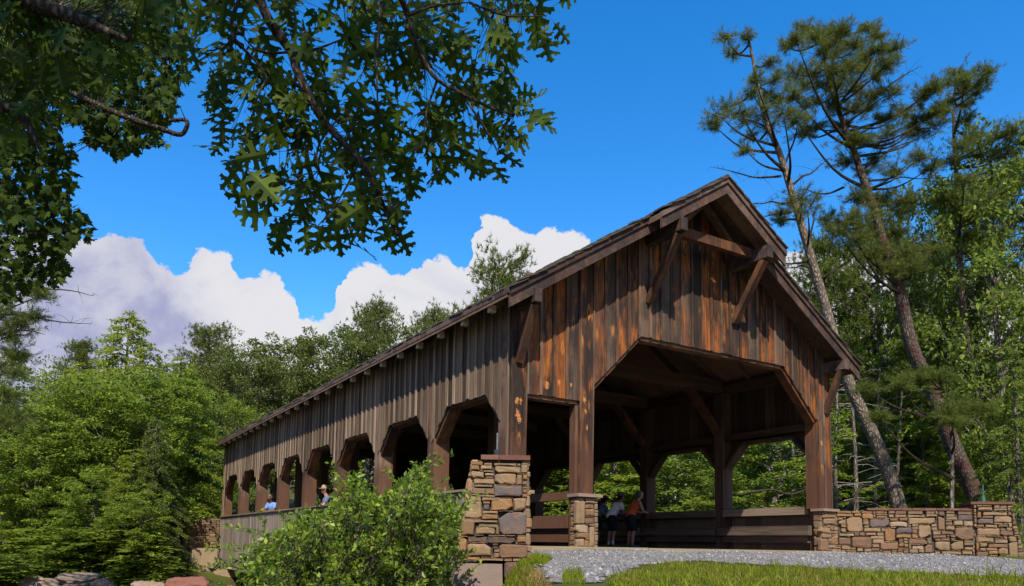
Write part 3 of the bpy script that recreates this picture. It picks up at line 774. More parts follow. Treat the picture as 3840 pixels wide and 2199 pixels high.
def outline(a, b, c, d, irregular=0.12):
    """irregular outline of a stone filling the rectangle (a..c, b..d)"""
    w_, h_ = c - a, d - b; j = min(w_, h_) * irregular
    cut = [min(w_, h_) * random.uniform(0.05, 0.20) for _ in range(4)]
    if random.random() < 0.6 and min(w_, h_) > 0.09: cut[random.randrange(4)] = min(w_, h_) * random.uniform(0.3, 0.6)
    pts_ = [(a + cut[0], b), (c - cut[1], b), (c, b + cut[1] * 0.7), (c, d - cut[2] * 0.7), (c - cut[2], d), (a + cut[3], d), (a, d - cut[3] * 0.7), (a, b + cut[0] * 0.7)]
    if w_ > 0.16:
        pts_.insert(1, ((a + c) / 2, b)); pts_.insert(6, ((a + c) / 2, d))
    return [(x + random.uniform(-j, j) * 0.5, y + random.uniform(-j, j) * 0.5) for x, y in pts_]

def masonry(parent, O, ex, ez, nrm, W, H, traced, gap=0.005, depth=0.05, mask=None, coarse=1.0, minw=0.045):
    """lay the traced stones, then fill what is left with small flat ones"""
    O, ex, ez, nrm = [np.asarray(v, float) for v in (O, ex, ez, nrm)]
    c = 0.02; nx, ny = max(1, int(W / c)), max(1, int(H / c))
    occ = np.zeros((ny, nx), bool)
    if mask is not None:
        for j in range(ny):
            for i in range(nx): occ[j, i] = not mask((i + 0.5) * c, (j + 0.5) * c)
    def put(a, b, cc, d, kind):
        if cc - a < minw or d - b < 0.018: return
        o = obj('stone', stone_mesh(outline(a + gap, b + gap * 0.8, cc - gap, d - gap * 0.8), O, ex, ez, nrm, depth * random.uniform(0.75, 1.35)), M['stone' + ('_' + kind if kind else '')], parent)
    for a, b, cc, d, kind in traced:
        i0, i1, j0, j1 = int(round(a / c)), int(round(cc / c)), int(round(b / c)), int(round(d / c))
        occ[max(0, j0):max(0, j1), max(0, i0):max(0, i1)] = True
        put(a, b, cc, d, kind)
    for j in range(ny):
        i = 0
        while i < nx:
            if occ[j, i]: i += 1; continue
            hh = random.choice((2, 3, 3, 4, 5, 6)) if coarse == 1 else random.choice((3, 4, 5, 7, 9))
            ww = int(random.choice((6, 9, 12, 16)) * coarse)
            e = i
            while e < nx and e - i < ww and not occ[j, e]: e += 1
            if nx - e <= 3 and not occ[j, e:nx].any(): e = nx
            k = j + 1
            while k < ny and k - j < hh and not occ[k, i:e].any(): k += 1
            if ny - k <= 1 and k < ny and not occ[k:ny, i:e].any(): k = ny
            occ[j:k, i:e] = True
            put(i * c, j * c, e * c, k * c, random.choice(('', '', 'tan', 'thin', 'thin', 'orange', 'brown')))
            i = e

def trace(rects, off, scl, O, ex, ez, nrm, du=0.0):
    """traced outlines of the photograph laid on the face where they sit"""
    out = []
    for x0, y0, x1, y1, kind in rects:
        a = at_plane(x0 / scl + off[0], ((y0 + y1) / 2) / scl + off[1], O, nrm) - O; b = at_plane(x1 / scl + off[0], ((y0 + y1) / 2) / scl + off[1], O, nrm) - O
        t1 = at_plane(((x0 + x1) / 2) / scl + off[0], y0 / scl + off[1], O, nrm) - O; t0 = at_plane(((x0 + x1) / 2) / scl + off[0], y1 / scl + off[1], O, nrm) - O
        out.append((float(a @ ex), float(t0 @ ez), float(b @ ex), float(t1 @ ez), kind))
    return out

EZ = np.array([0, 0, 1.0])
M['cap_pale'] = stonemat('pale_plinth_cap', [(0.0, (0.30, 0.20, 0.15)), (1.0, (0.36, 0.25, 0.18))], 0.3)
M['boulder_red'] = stonemat('red_boulder', [(0.0, (0.21, 0.088, 0.058)), (1.0, (0.25, 0.10, 0.065))], 0.3)
M['footing_tan'] = stonemat('tan_pier_stone', [(0.0, (0.34, 0.25, 0.15)), (1.0, (0.40, 0.29, 0.18))], 0.35)
# --- left end pillar of the wing wall
wd_ = np.array([-0.578, -0.816, 0.0]); side_ = np.array([0.816, -0.578, 0.0])
PO = at_depth(1715, 2096, 10.30); PO[2] = -0.20
pil = thing('stone_pillar', 'tall battered fieldstone pillar with a metal pipe on top beside the bushy shrub', 'pillar', tuple(PO))
fd = -_fw                                                 # the end face looks back down the path
exP = _r.copy()
wtop, wbot, hP = 0.73, 0.98, 1.40
lean = (0.205) / hP
O = PO.copy()
core = MB()
b0 = [O + exP * 0.02 - fd * 0.02, O + exP * (wbot - 0.02) - fd * 0.02, O + exP * (wbot - 0.02) - fd * 0.95, O + exP * 0.02 - fd * 0.95]
t0 = [O + exP * (0.205 + 0.02) - fd * 0.06 + EZ * hP, O + exP * (wbot - 0.06) - fd * 0.06 + EZ * hP, O + exP * (wbot - 0.06) - fd * 0.9 + EZ * hP, O + exP * 0.225 - fd * 0.9 + EZ * hP]
core.add(b0 + t0, [(3, 2, 1, 0), (4, 5, 6, 7), (0, 1, 5, 4), (1, 2, 6, 5), (2, 3, 7, 6), (3, 0, 4, 7)])
core = core.build('core', M['mortar'], pil)
L_ = [(315,210,430,250,'orange'),(302,252,395,305,'orange'),(398,252,525,300,'tan'),(540,258,805,328,'tan'),(430,302,538,325,'thin'),(300,310,442,380,'tan'),(445,328,538,360,'pale'),(450,362,532,386,'thin'),(540,335,755,445,'tan'),(760,348,820,450,'orange'),(330,384,542,440,'tan'),(272,400,328,540,'tan'),(330,445,525,472,'thin'),(318,475,550,543,'brown'),(530,455,818,568,'gray'),(365,546,552,570,'thin'),(242,548,412,785,'tan'),(415,572,600,610,'tan'),(425,612,500,638,'orange'),(430,642,498,702,'gray'),(505,582,724,705,'orange'),(728,575,858,712,'tan'),(418,706,580,738,'tan'),(414,740,580,795,'orange'),(582,718,855,952,'gray'),(207,790,345,955,'brown'),(330,798,578,825,'thin'),(380,828,580,862,'thin'),(352,868,550,940,'tan'),(552,868,592,945,'brown'),(275,960,470,1020,'dark'),(472,957,755,1035,'dark'),(762,962,858,1028,'orange'),(177,968,268,1160,'orange'),(272,1030,518,1158,'tan'),(522,1040,582,1095,'dark'),(586,1042,868,1175,'brown')]
tr = trace(L_, (1650, 1650), 2.6525, O, exP, EZ, fd)
masonry(core, O, exP, EZ - fd * 0.028, fd, wbot, hP, tr, mask=lambda s, t: lean * t + 0.0 < s < wbot - 0.03 * t / hP and t < hP - 0.03)
exq = fd * -1.0                                          # outer flank
masonry(core, O + exq * 0.97 + exP * 0.0, -exq, EZ + exP * lean, -exP, 0.95, hP, [], coarse=2.0)
masonry(core, O + exP * (wbot - 0.01) + fd * 0.0, exq, EZ - exP * 0.03, exP, 0.95, hP, [], coarse=2.0)
for a, b in ((0.30, 0.545), (0.555, 0.985)):
    p = O + EZ * (hP + 0.005)
    V = [p + exP * s - fd * d + EZ * z for z in (0, 0.065) for d in (-0.03, 0.98) for s in (a, b)]
    MB().add(V, [(0, 2, 3, 1), (4, 5, 7, 6), (0, 1, 5, 4), (2, 6, 7, 3), (0, 4, 6, 2), (1, 3, 7, 5)]).build('coping', M['cap'], pil)
pp = O + exP * 0.525 - fd * 0.45 + EZ * (hP + 0.07)
MB().tube([pp, pp + EZ * 0.13], 0.045, 12).build('pipe_socket', M['darksteel'], pil)
MB().tube([pp + EZ * 0.13, pp + EZ * 0.38], 0.012, 8).build('pipe', M['steel'], pil)
# smooth brown footing under the pillar
f0 = O - EZ * 0.03
V = [f0 + exP * s + fd * d + EZ * z for z, sl, sr, dd in ((0, 0.0, 0.62, 0.0), (-1.3, -0.24, 0.66, 0.28)) for d, s in ((dd, sl), (dd, sr), (-0.9, sr), (-0.9, sl))]
MB().add(V, [(0, 1, 2, 3), (7, 6, 5, 4), (0, 4, 5, 1), (1, 5, 6, 2), (2, 6, 7, 3), (3, 7, 4, 0)]).build('footing', M['footing'], pil)
f1 = O - EZ * 0.02 + exP * 0.64
obj('footing_stone', stone_mesh(outline(0, -0.22, 0.36, 0.0), f1, exP, EZ, fd, 0.08), M['stone_dark'], pil)
obj('footing_stone', stone_mesh(outline(0.02, -0.48, 0.34, -0.23), f1, exP, EZ, fd, 0.05), M['stone_dark'], pil)
# left wing wall behind the pillar
wl = thing('wing_wall', 'low fieldstone wing wall running from the pillar to the bridge corner', 'wall', (-0.6, -0.9, -0.2))
A = np.array([-0.02, 0.05, -1.2]); wdir = unit(O[:3] * np.array([1, 1, 0]) + exP * 0.5 - fd * 0.93 - np.array([-0.02, 0.05, 0])); wdir[2] = 0
ln = float(np.dot(O + exP * 0.5 - fd * 0.95 - A, wdir)); wn = np.array([wdir[1], -wdir[0], 0]); wn = -wn if wn[0] > 0 else wn
wc = MB().beam(A + EZ * 1.05, A + wdir * ln + EZ * 1.05, 0.4, 2.1).build('core', M['mortar'], wl)
masonry(wc, A + wn * 0.19, wdir, EZ, wn, ln, 2.1, [], coarse=3.0)
MB().beam(A + EZ * 2.14, A + wdir * ln + EZ * 2.14, 0.52, 0.07).build('coping', M['cap'], wl)

# --- right wing wall and its end pillar
W0 = np.array([9.12, -0.03, -0.10]); W1 = at_depth(3650, 2090, 16.85); W1[2] = -0.10
exW = unit(W1 - W0); lenW = float(np.linalg.norm(W1 - W0)); nW = np.array([exW[1], -exW[0], 0.0])
if np.dot(nW, CAM - W0) < 0: nW = -nW
rw = thing('wing_wall', 'long low tan fieldstone wall with dark coping to the right of the bridge portal', 'wall', tuple((W0 + W1) / 2))
core = MB().beam(W0 + EZ * 0.53 - nW * 0.2, W1 + EZ * 0.53 - nW * 0.2, 0.38, 1.06).build('core', M['mortar'], rw)
Rw = [(410,535,600,570,'orange'),(610,535,690,565,'orange'),(700,535,830,595,'orange'),(525,575,705,750,'tan'),(430,610,520,660,'tan'),(460,695,520,750,'tan'),(710,620,780,665,'tan'),(785,600,1008,690,'gray'),(1012,590,1110,622,'brown'),(1120,585,1218,620,'brown'),(1012,627,1215,685,'pale'),(1222,585,1530,655,'tan'),(860,550,985,588,'tan'),(1000,550,1060,580,'tan'),(1070,545,1200,582,'tan'),(1215,550,1410,580,'tan'),(1425,545,1555,570,'tan'),(1560,572,1640,725,'brown'),(1645,575,1780,608,'tan'),(1787,548,1985,612,'gray'),(1645,625,1725,668,'tan'),(1732,614,1845,675,'pale'),(1848,618,1980,682,'pale'),(1650,675,1750,720,'tan'),(1085,690,1270,760,'gray'),(957,700,1078,850,'orange'),(1340,665,1480,815,'tan'),(1757,688,1965,835,'brown'),(1485,690,1556,725,'tan'),(1600,728,1740,775,'brown'),(1500,745,1590,775,'pale'),(440,762,610,790,'pale'),(722,700,915,740,'tan'),(735,750,860,783,'tan'),(792,787,950,823,'tan'),(815,827,955,875,'tan'),(1085,772,1260,812,'orange'),(1265,780,1335,815,'tan'),(432,805,572,890,'brown'),(580,798,808,922,'brown'),(1225,822,1440,885,'brown'),(1500,782,1655,815,'brown'),(905,862,1112,945,'brown'),(1117,864,1175,915,'orange'),(465,895,575,945,'tan'),(815,893,900,918,'tan'),(1265,895,1400,945,'pale'),(1405,888,1500,985,'brown'),(1532,850,1698,955,'tan'),(1702,845,1845,950,'tan'),(1852,865,1970,895,'thin'),(1860,915,1970,950,'tan'),(722,930,810,965,'tan'),(1600,962,1828,1000,'tan'),(1832,962,1950,1000,'tan'),(520,948,635,970,'thin'),(642,930,715,965,'tan')]
masonry(core, W0, exW, EZ, nW, lenW, 1.06, trace(Rw, (3000, 1750), 3.027, W0, exW, EZ, nW))
cp = W0 + exW * (lenW * 0.26) + EZ * 1.10 - nW * 0.19
nC = 9
for i in range(nC):
    a = cp + exW * (lenW * 0.74 / nC * i + 0.004); b = cp + exW * (lenW * 0.74 / nC * (i + 1) - 0.004)
    MB().beam(a, b, 0.50, 0.052 + random.uniform(-0.004, 0.006)).build('coping', M['cap'], rw)
# end pillar
pr = thing('stone_pillar', 'squat tan fieldstone end pillar with a green rod on top at the right edge', 'pillar', tuple(W1))
Q0 = W1 + nW * 0.07 + exW * 0.01
wb, wt, hq = 0.97, 0.75, 1.21
core = MB()
bb = [Q0 - nW * 0.02 + exW * s - nW * d for s, d in ((0.01, 0), (wb - 0.02, 0), (wb - 0.02, 0.85), (0.01, 0.85))]
tt = [Q0 - nW * 0.03 + exW * s - nW * d + EZ * hq for s, d in ((0.01, 0), (wt - 0.02, 0), (wt - 0.02, 0.8), (0.01, 0.8))]
core.add(bb + tt, [(3, 2, 1, 0), (4, 5, 6, 7), (0, 1, 5, 4), (1, 2, 6, 5), (2, 3, 7, 6), (3, 0, 4, 7)])
core = core.build('core', M['mortar'], pr)
Rp = [(2012,460,2180,495,'tan'),(2190,478,2345,505,'thin'),(2070,517,2350,558,'tan'),(2004,507,2055,580,'orange'),(2060,562,2185,585,'thin'),(2004,588,2190,655,'gray'),(2198,564,2395,640,'tan'),(2004,660,2085,690,'orange'),(2095,662,2235,697,'tan'),(2240,660,2355,690,'brown'),(2000,702,2260,785,'tan'),(2268,728,2420,790,'brown'),(1995,797,2195,865,'tan'),(2200,828,2355,872,'tan'),(2362,852,2468,1042,'tan'),(1992,870,2030,950,'orange'),(2035,868,2125,918,'tan'),(2130,876,2355,922,'brown'),(2035,925,2105,958,'tan'),(2240,925,2358,1000,'tan'),(1995,965,2135,1020,'brown'),(2140,1000,2240,1028,'orange')]
masonry(core, Q0, exW, EZ, nW, wb, hq, trace(Rp, (3000, 1750), 3.027, Q0, exW, EZ, nW), mask=lambda s, t: s < wb - (wb - wt) * t / hq)
masonry(core, Q0 - nW * 0.02, -nW, EZ, -exW, 0.82, hq, [], coarse=2.0, depth=0.02)
V = [Q0 + EZ * (hq + z) + exW * s - nW * d for z in (0.002, 0.062) for d in (-0.07, 0.86) for s in (-0.05, wt + 0.05)]
MB().add(V, [(0, 2, 3, 1), (4, 5, 7, 6), (0, 1, 5, 4), (2, 6, 7, 3), (0, 4, 6, 2), (1, 3, 7, 5)]).build('coping', M['cap'], pr)
pp = Q0 + exW * 0.33 - nW * 0.4 + EZ * (hq + 0.06)
MB().tube([pp, pp + EZ * 0.14], 0.03, 10).build('rod_socket', M['greenrod'], pr)
MB().tube([pp + EZ * 0.14, pp + EZ * 0.42], 0.011, 8).build('rod', M['greenrod'], pr)

# --- stone plinths under the front columns
def plinth(x0, x1, rects, label, off=(1600, 1500), scl=2.0825):
    t = thing('stone_plinth', label, 'plinth', ((x0 + x1) / 2, 0.05, -0.06))
    O = np.array([x0, -0.10, -0.10]); W = x1 - x0; H = 1.035
    c = MB().box(x0 + 0.02, x1 - 0.02, -0.08, 0.16, -0.3, 0.935).build('core', M['mortar'], t)
    tr = trace(rects, off, scl, O, np.array([1.0, 0, 0]), EZ, np.array([0, -1.0, 0])) if rects else []
    masonry(c, O + np.array([0, 0.02, 0]), np.array([1.0, 0, 0]), EZ, np.array([0, -1.0, 0]), W, H, tr, depth=0.035)
    masonry(c, O + np.array([0.02, 0.24, 0]), np.array([0, -1.0, 0]), EZ, np.array([-1.0, 0, 0]), 0.22, H, [], coarse=1.6, depth=0.03)
    MB().box(x0 - 0.05, x1 + 0.06, -0.17, 0.18, 0.937, 0.998).build('plinth_cap', M['cap_pale'], t)
plinth(1.49, 1.955, [(1168,785,1234,970,'tan'),(1238,785,1310,805,'tan'),(1238,808,1305,850,'brown'),(1240,852,1308,912,'orange'),(1238,915,1308,972,'brown'),(1168,974,1262,1038,'pale'),(1168,1042,1265,1080,'orange'),(1165,1085,1230,1150,'tan'),(1233,1090,1268,1150,'orange'),(1270,985,1308,1150,'tan')],
       'narrow tan fieldstone plinth under the post between footway and roadway')
plinth(8.66, 9.16, [(275,540,405,585,'orange'),(270,590,410,660,'tan'),(235,690,345,755,'tan'),(255,765,355,808,'tan'),(235,815,322,960,'brown'),(362,795,420,880,'orange'),(330,885,405,925,'pale')],
       'tan fieldstone plinth under the right corner post of the portal', (3000, 1750), 3.027)
plinth(-0.06, 0.40, [], 'fieldstone plinth under the left corner post, hidden behind the tall pillar')

# --- far abutment below the far end of the bridge
ab = thing('bridge_abutment', 'stone abutment at the far end of the bridge above the boulders', 'abutment', (-1.2, 24.7, -3.0))
c = MB().box(-1.58, BW + 1.5, 24.62, 25.6, -3.6, 0.95).build('core', M['mortar'], ab)
masonry(c, np.array([-1.6, 24.60, -0.42]), np.array([1.0, 0, 0]), EZ, np.array([0, -1.0, 0]), 1.55, 1.38, [], coarse=2.4)
bm = bmesh.new(); bmesh.ops.create_cube(bm, size=1.0)
for v in bm.verts: v.co = Vector((v.co.x * 1.1 - 0.78, v.co.y * 0.9 + 24.1, v.co.z * 1.35 - 1.05))
bmesh.ops.bevel(bm, geom=bm.edges[:], offset=0.06, segments=2, affect='EDGES')
me = bpy.data.meshes.new('block'); bm.to_mesh(me); bm.free(); obj('block', me, M['footing_tan'], ab)
bm = bmesh.new(); bmesh.ops.create_cube(bm, size=1.0)
for v in bm.verts:
    tz = v.co.z + 0.5
    v.co = Vector((v.co.x * (2.2 - 0.5 * tz) + 0.35, v.co.y * (1.6 - 0.4 * tz) + 23.3, v.co.z * 2.3 - 2.42))
bmesh.ops.bevel(bm, geom=bm.edges[:], offset=0.10, segments=2, affect='EDGES')
me = bpy.data.meshes.new('pier_foot'); bm.to_mesh(me); bm.free(); obj('pier_foot', me, M['footing_tan'], ab)
na = thing('bridge_abutment', 'near stone abutment below the portal, behind the bushy shrub', 'abutment', (4.5, 0.8, -3.0))
MB().box(0.1, BW - 0.1, 0.1, 1.3, -3.6, -1.12).build('core', M['footing_tan'], na)

# --- boulders along the far bank
def boulder(u, v, D, sx, sy, sz, label, mat='boulder'):
    p = at_depth(u, v, D)
    bm = bmesh.new(); bmesh.ops.create_icosphere(bm, subdivisions=4, radius=1.0)
    sd = random.uniform(0, 50); dirs = [Vector(jitter_dirs(1)[0]) for _ in range(14)]; cuts = [random.uniform(0.5, 0.82) for _ in dirs]
    from mathutils import noise as mn
    for vv in bm.verts:
        d = vv.co.normalized(); r = 1.0
        for q_, c_ in zip(dirs, cuts):
            k = d.dot(q_)
            if k > 0.05: r = min(r, c_ / k)
        r *= 1 + 0.17 * mn.fractal(d * 3.2 + Vector((sd, 0, 0)), 0.8, 2.0, 5)
        vv.co = Vector((d.x * r * sx, d.y * r * sy, d.z * r * sz))
    me = bpy.data.meshes.new('boulder'); bm.to_mesh(me); bm.free()
    o = obj('boulder', me, M[mat], smooth=True); o.location = tuple(p); o.rotation_euler = (0, 0, random.uniform(0, 6))
    tag(o, label, 'boulder', 'boulders on the far bank')
boulder(150, 2209, 25, 0.85, 0.7, 0.48, 'grey rounded boulder nearest the lower left corner')
boulder(290, 2184, 26, 1.05, 0.7, 0.36, 'wide flat-topped grey boulder second from the left corner')
boulder(255, 2224, 24, 0.75, 0.6, 0.35, 'low tan boulder in front of the two grey boulders')
boulder(395, 2206, 25, 0.55, 0.5, 0.36, 'small tan boulder right of the flat grey boulder')
boulder(560, 2212, 25, 0.8, 0.6, 0.34, 'low tan boulder half hidden by weeds at the waterside')
boulder(715, 2196, 25, 0.95, 0.6, 0.42, 'reddish brown boulder beside the far bridge pier', 'boulder_red')
boulder(800, 2125, 29, 0.30, 0.3, 0.22, 'small pale stone lying on the far pier foot')
# ------------------------------------------------------------------ vegetation
def join(parts):
    """parts: list of (V, F) with the same face size"""
    Vs, Fs, n = [], [], 0
    for V, F in parts:
        Vs.append(V); Fs.append(F + n); n += len(V)
    return np.concatenate(Vs), np.concatenate(Fs)

# ---- prototypes of the forest trees (built once, heights of about 10 m, shared by the copies)
def hemlock_proto(seed, H=10.0, spread=2.9, nb=130, leaf=0.145, bottom=0.04, dens=1.35):
    r = np.random.default_rng(seed)
    tr = MB(); trunkp = [(0, 0, -0.5), (0.04, 0, H * 0.3), (-0.05, 0.05, H * 0.65), (0, 0, H)]
    tr.tube(smooth_path(trunkp, 3), list(np.linspace(0.17, 0.02, 10)), 7)
    C, Dv, Nn, Ln = [], [], [], []
    for b in range(nb):
        f = bottom + (1 - bottom) * (b + r.uniform(0, 1)) / nb
        z = H * f; az = b * 2.4 + r.uniform(-0.5, 0.5)
        ln = spread * (1 - f) ** 0.75 * r.uniform(0.65, 1.15) + 0.22
        d0 = np.array([math.cos(az), math.sin(az), 0.0]); sd = np.array([-d0[1], d0[0], 0])
        droop = r.uniform(0.10, 0.28)
        if b % 3 == 0: tr.tube([(0, 0, z), tuple(d0 * ln * 0.5 + [0, 0, z + 0.05 * ln]), tuple(d0 * ln * 0.9 + [0, 0, z - droop * ln * 0.5])], [0.035, 0.02, 0.008], 4)
        nt = int((9 + ln * 9) * dens)
        for t in r.uniform(0.12, 1.0, nt) ** 0.8:
            p = d0 * ln * t + np.array([0, 0, z + 0.10 * ln * t - (droop + 0.25) * ln * t * t])
            sgn = r.choice((-1, 1)); tl = (0.25 + 0.28 * ln * (1 - 0.6 * t)) * r.uniform(0.5, 1.1)
            td = unit(d0 * r.uniform(0.5, 1.0) + sd * sgn * r.uniform(0.2, 1.0) + np.array([0, 0, -0.12 + r.normal() * 0.1]))
            k = max(4, int(tl * 26))
            s = np.linspace(0.05, 1.0, k)
            cc = p + td * (tl * s)[:, None] + np.array([0, 0, -0.22]) * (tl * s * s)[:, None] + r.normal(size=(k, 3)) * 0.03
            C.append(cc); Dv.append(td + r.normal(size=(k, 3)) * 0.55 + [0, 0, -0.15]); Nn.append(np.array([0, 0, 1.0]) + r.normal(size=(k, 3)) * 0.45); Ln.append(np.full(k, leaf) * r.uniform(0.6, 1.25, k))
    C, Dv, Nn, Ln = map(np.concatenate, (C, Dv, Nn, Ln))
    V, F = rhombs(C, Dv, Nn, Ln, Ln * 0.40)
    return tr, V, F

def broad_proto(seed, H=10.0, rad=3.0, nl=56, leaf=0.165, per=520, low=0.22):
    r = np.random.default_rng(seed)
    tr = MB(); lean_ = r.normal(size=2) * 0.3
    top = np.array([lean_[0], lean_[1], H * 0.8])
    P = smooth_path([np.array([0, 0, -0.5]), np.array([lean_[0] * 0.2, lean_[1] * 0.3, H * 0.3]), top * [0.8, 0.8, 0.75], top], 3)
    tr.tube(P, list(np.linspace(0.19, 0.03, len(P))), 7)
    C, Dv, Nn, Ln = [], [], [], []
    for b in range(nl):
        f = low + (1 - low) * ((b + r.uniform(0, 1)) / nl)
        az = b * 2.4 + r.uniform(-0.6, 0.6)
        env = math.sqrt(max(0.02, 1 - ((f - 0.52) / 0.52) ** 2))
        rr = rad * env * r.uniform(0.45, 1.05)
        cen = np.array([math.cos(az) * rr, math.sin(az) * rr, H * f]) + np.array([lean_[0], lean_[1], 0]) * f
        st = np.array([lean_[0] * f * 0.6, lean_[1] * f * 0.6, max(0.8, H * f - rr * 0.75)])
        mid = (st + cen) / 2 + r.normal(size=3) * 0.2
        tr.tube([st, mid, cen], [0.05, 0.03, 0.012], 4)
        cr = r.uniform(0.55, 1.05) * rad / 3.0
        sub = r.integers(5, 8)
        for _ in range(sub):
            sc = cen + r.normal(size=3) * cr * [0.62, 0.62, 0.38]
            k = int(per / sub)
            v = unit(r.normal(size=(k, 3))); q_ = sc + v * (cr * 0.52 * r.uniform(0.25, 1.0, k) ** 0.5)[:, None] * [1, 1, 0.55]
            C.append(q_); Dv.append(v * [1, 1, 0.3] + r.normal(size=(k, 3)) * 0.5 + [0, 0, -0.25]); Nn.append(np.array([0, 0, 1.0]) + r.normal(size=(k, 3)) * 0.55); Ln.append(leaf * r.uniform(0.6, 1.2, k))
    C, Dv, Nn, Ln = map(np.concatenate, (C, Dv, Nn, Ln))
    V, F = rhombs(C, Dv, Nn, Ln, Ln * 0.62)
    return tr, V, F

def needle_tufts(C, Dv, ln=0.16, nn=13, wd=0.016, r=rng):
    """pine tufts at C pointing along Dv"""
    k = len(C)
    D3 = unit(unit(Dv)[:, None] * 0.8 + r.normal(size=(k, nn, 3)) * 0.55)
    c = np.repeat(C[:, None], nn, 1) + D3 * 0.01 - unit(Dv)[:, None] * (r.uniform(0, 0.12, (k, nn, 1)))
    return needles(c.reshape(-1, 3), D3.reshape(-1, 3), ln * r.uniform(0.6, 1.15, k * nn), wd)

def pine_proto(seed, H=10.0, rad=2.6, nb=46, low=0.35, scale=1.0):
    r = np.random.default_rng(seed)
    tr = MB(); P = smooth_path([(0, 0, -0.5), (0.15, 0.05, H * 0.4), (-0.1, 0.1, H * 0.75), (0, 0, H)], 3)
    tr.tube(P, list(np.linspace(0.18, 0.03, len(P))), 7)
    C, Dv = [], []
    for b in range(nb):
        f = low + (1 - low) * (b + r.uniform(0, 1)) / nb; az = b * 2.4 + r.uniform(-0.6, 0.6)
        ln = rad * (0.35 + 0.65 * math.sin(min(1, (1 - f) * 1.9 + 0.12) * 1.57)) * r.uniform(0.5, 1.1)
        d0 = np.array([math.cos(az), math.sin(az), 0.0]); up_ = r.uniform(0.15, 0.4)
        st = np.array([0, 0, H * f]); en = st + d0 * ln + [0, 0, up_ * ln]
        tr.tube([st, (st + en) / 2 + [0, 0, -0.06 * ln], en], [0.04, 0.025, 0.01], 4)
        for s in np.linspace(0.4, 1.0, 4):
            k = 16
            cc = st + (en - st) * s + r.normal(size=(k, 3)) * [0.30, 0.30, 0.13] * scale
            C.append(cc); Dv.append(d0 * 0.5 + r.normal(size=(k, 3)) * 0.4 + [0, 0, 0.6])
    C, Dv = np.concatenate(C), np.concatenate(Dv)
    V, F = needle_tufts(C, Dv, 0.20 * scale, 11, 0.028 * scale, r)
    return tr, V, F

M['needle_light'] = leafmat('light_pine_needle', (0.036, 0.060, 0.010), (0.095, 0.140, 0.020), (0.185, 0.225, 0.036), 0.34, 0.55, 0.1)
PROTO = {}
for nm, fn in (('hem0', lambda: hemlock_proto(1)), ('hem1', lambda: hemlock_proto(2, spread=3.6, nb=105)), ('hem2', lambda: hemlock_proto(3, spread=2.5, nb=95, bottom=0.0)),
               ('brd0', lambda: broad_proto(11)), ('brd1', lambda: broad_proto(12, rad=3.6, nl=52)), ('brd2', lambda: broad_proto(13, rad=2.6, nl=40, low=0.05)),
               ('pin0', lambda: pine_proto(21, nb=70, low=0.22)), ('pin1', lambda: pine_proto(22, rad=2.0, low=0.5))):
    tr, V, F = fn()
    me_t = bpy.data.meshes.new(nm + '_trunk'); me_t.from_pydata(tr.V, [], tr.F); me_t.update()
    PROTO[nm] = (me_t, V, F)
CROWN = {}
def crown_mesh(p, matk):
    if (p, matk) not in CROWN:
        me = np_mesh(p + '_crown', PROTO[p][1], PROTO[p][2]); me.materials.append(M[matk]); CROWN[p, matk] = me
    return CROWN[p, matk]
TRUNK = {}
def trunk_mesh(p, matk):
    if (p, matk) not in TRUNK:
        me = PROTO[p][0].copy(); me.materials.append(M[matk]); TRUNK[p, matk] = me
    return TRUNK[p, matk]

def place(name, proto, u, D, vtop, label, leafm, barkm='greybark', group=None, wide=1.0, rot=None):
    base = at_depth(u, 2040, D); zb = float(hgt(base[0], base[1])); top = at_depth(u, vtop, D)[2]
    s = (top - zb) / 10.0
    t = thing(name, label, 'tree', (base[0], base[1], zb), group)
    t.rotation_euler = (0, 0, rng.uniform(0, 6.28) if rot is None else rot)
    t.scale = (s * wide, s * wide, s)
    for nm, me in (('trunk', trunk_mesh(proto, barkm)), ('crown', crown_mesh(proto, leafm))):
        o = bpy.data.objects.new(nm, me); COL.objects.link(o); o.parent = t
    return t

# named trees of the left bank
place('hemlock_tree', 'hem0', 430, 37, 1150, 'tallest pointed hemlock left of the bridge, its top against the cloud', 'hemlock', wide=1.15)
place('hemlock_tree', 'hem1', 640, 35, 1330, 'bright green hemlock between the tall pointed hemlock and the bridge end', 'hemlock', wide=1.1)
place('hemlock_tree', 'hem2', 250, 34, 1350, 'broad light green hemlock left of the tall pointed hemlock', 'hemlock', wide=1.3)
place('hemlock_tree', 'hem1', 560, 30.5, 1560, 'drooping grey-green hemlock beside the far abutment', 'farleaf', wide=0.8)
place('broadleaf_tree', 'brd1', 330, 32.5, 1430, 'rounded yellow-green leafy tree below the tall pointed hemlock', 'broadleaf', wide=1.1)
place('broadleaf_tree', 'brd0', 540, 33, 1400, 'rounded bright leafy tree right of the tall pointed hemlock', 'broadleaf', wide=1.1)
place('broadleaf_tree', 'brd1', 150, 34, 1430, 'rounded leafy tree under the left pine boughs', 'broadleaf', wide=1.0)
place('hemlock_tree', 'hem2', 480, 30, 1680, 'low dense hemlock at the water in front of the tall pointed hemlock', 'hemlock', wide=1.5)
place('broadleaf_tree', 'brd2', 130, 31, 1560, 'low leafy tree above the grey boulders', 'broadleaf', wide=1.3)
place('broadleaf_tree', 'brd0', 20, 33, 1530, 'leafy tree at the left edge of the picture', 'broadleaf', wide=1.2)
place('broadleaf_tree', 'brd2', 300, 28.5, 1790, 'low leafy shrub-like tree above the flat grey boulder', 'broadleaf', wide=1.6)
place('broadleaf_tree', 'brd2', 540, 28.5, 1860, 'small leafy tree above the reddish boulder', 'broadleaf', wide=1.5)
place('pine_tree', 'pin0', 742, 58, 1215, 'dark flat-topped pine on the skyline left of the bridge roof', 'needle', wide=0.8)
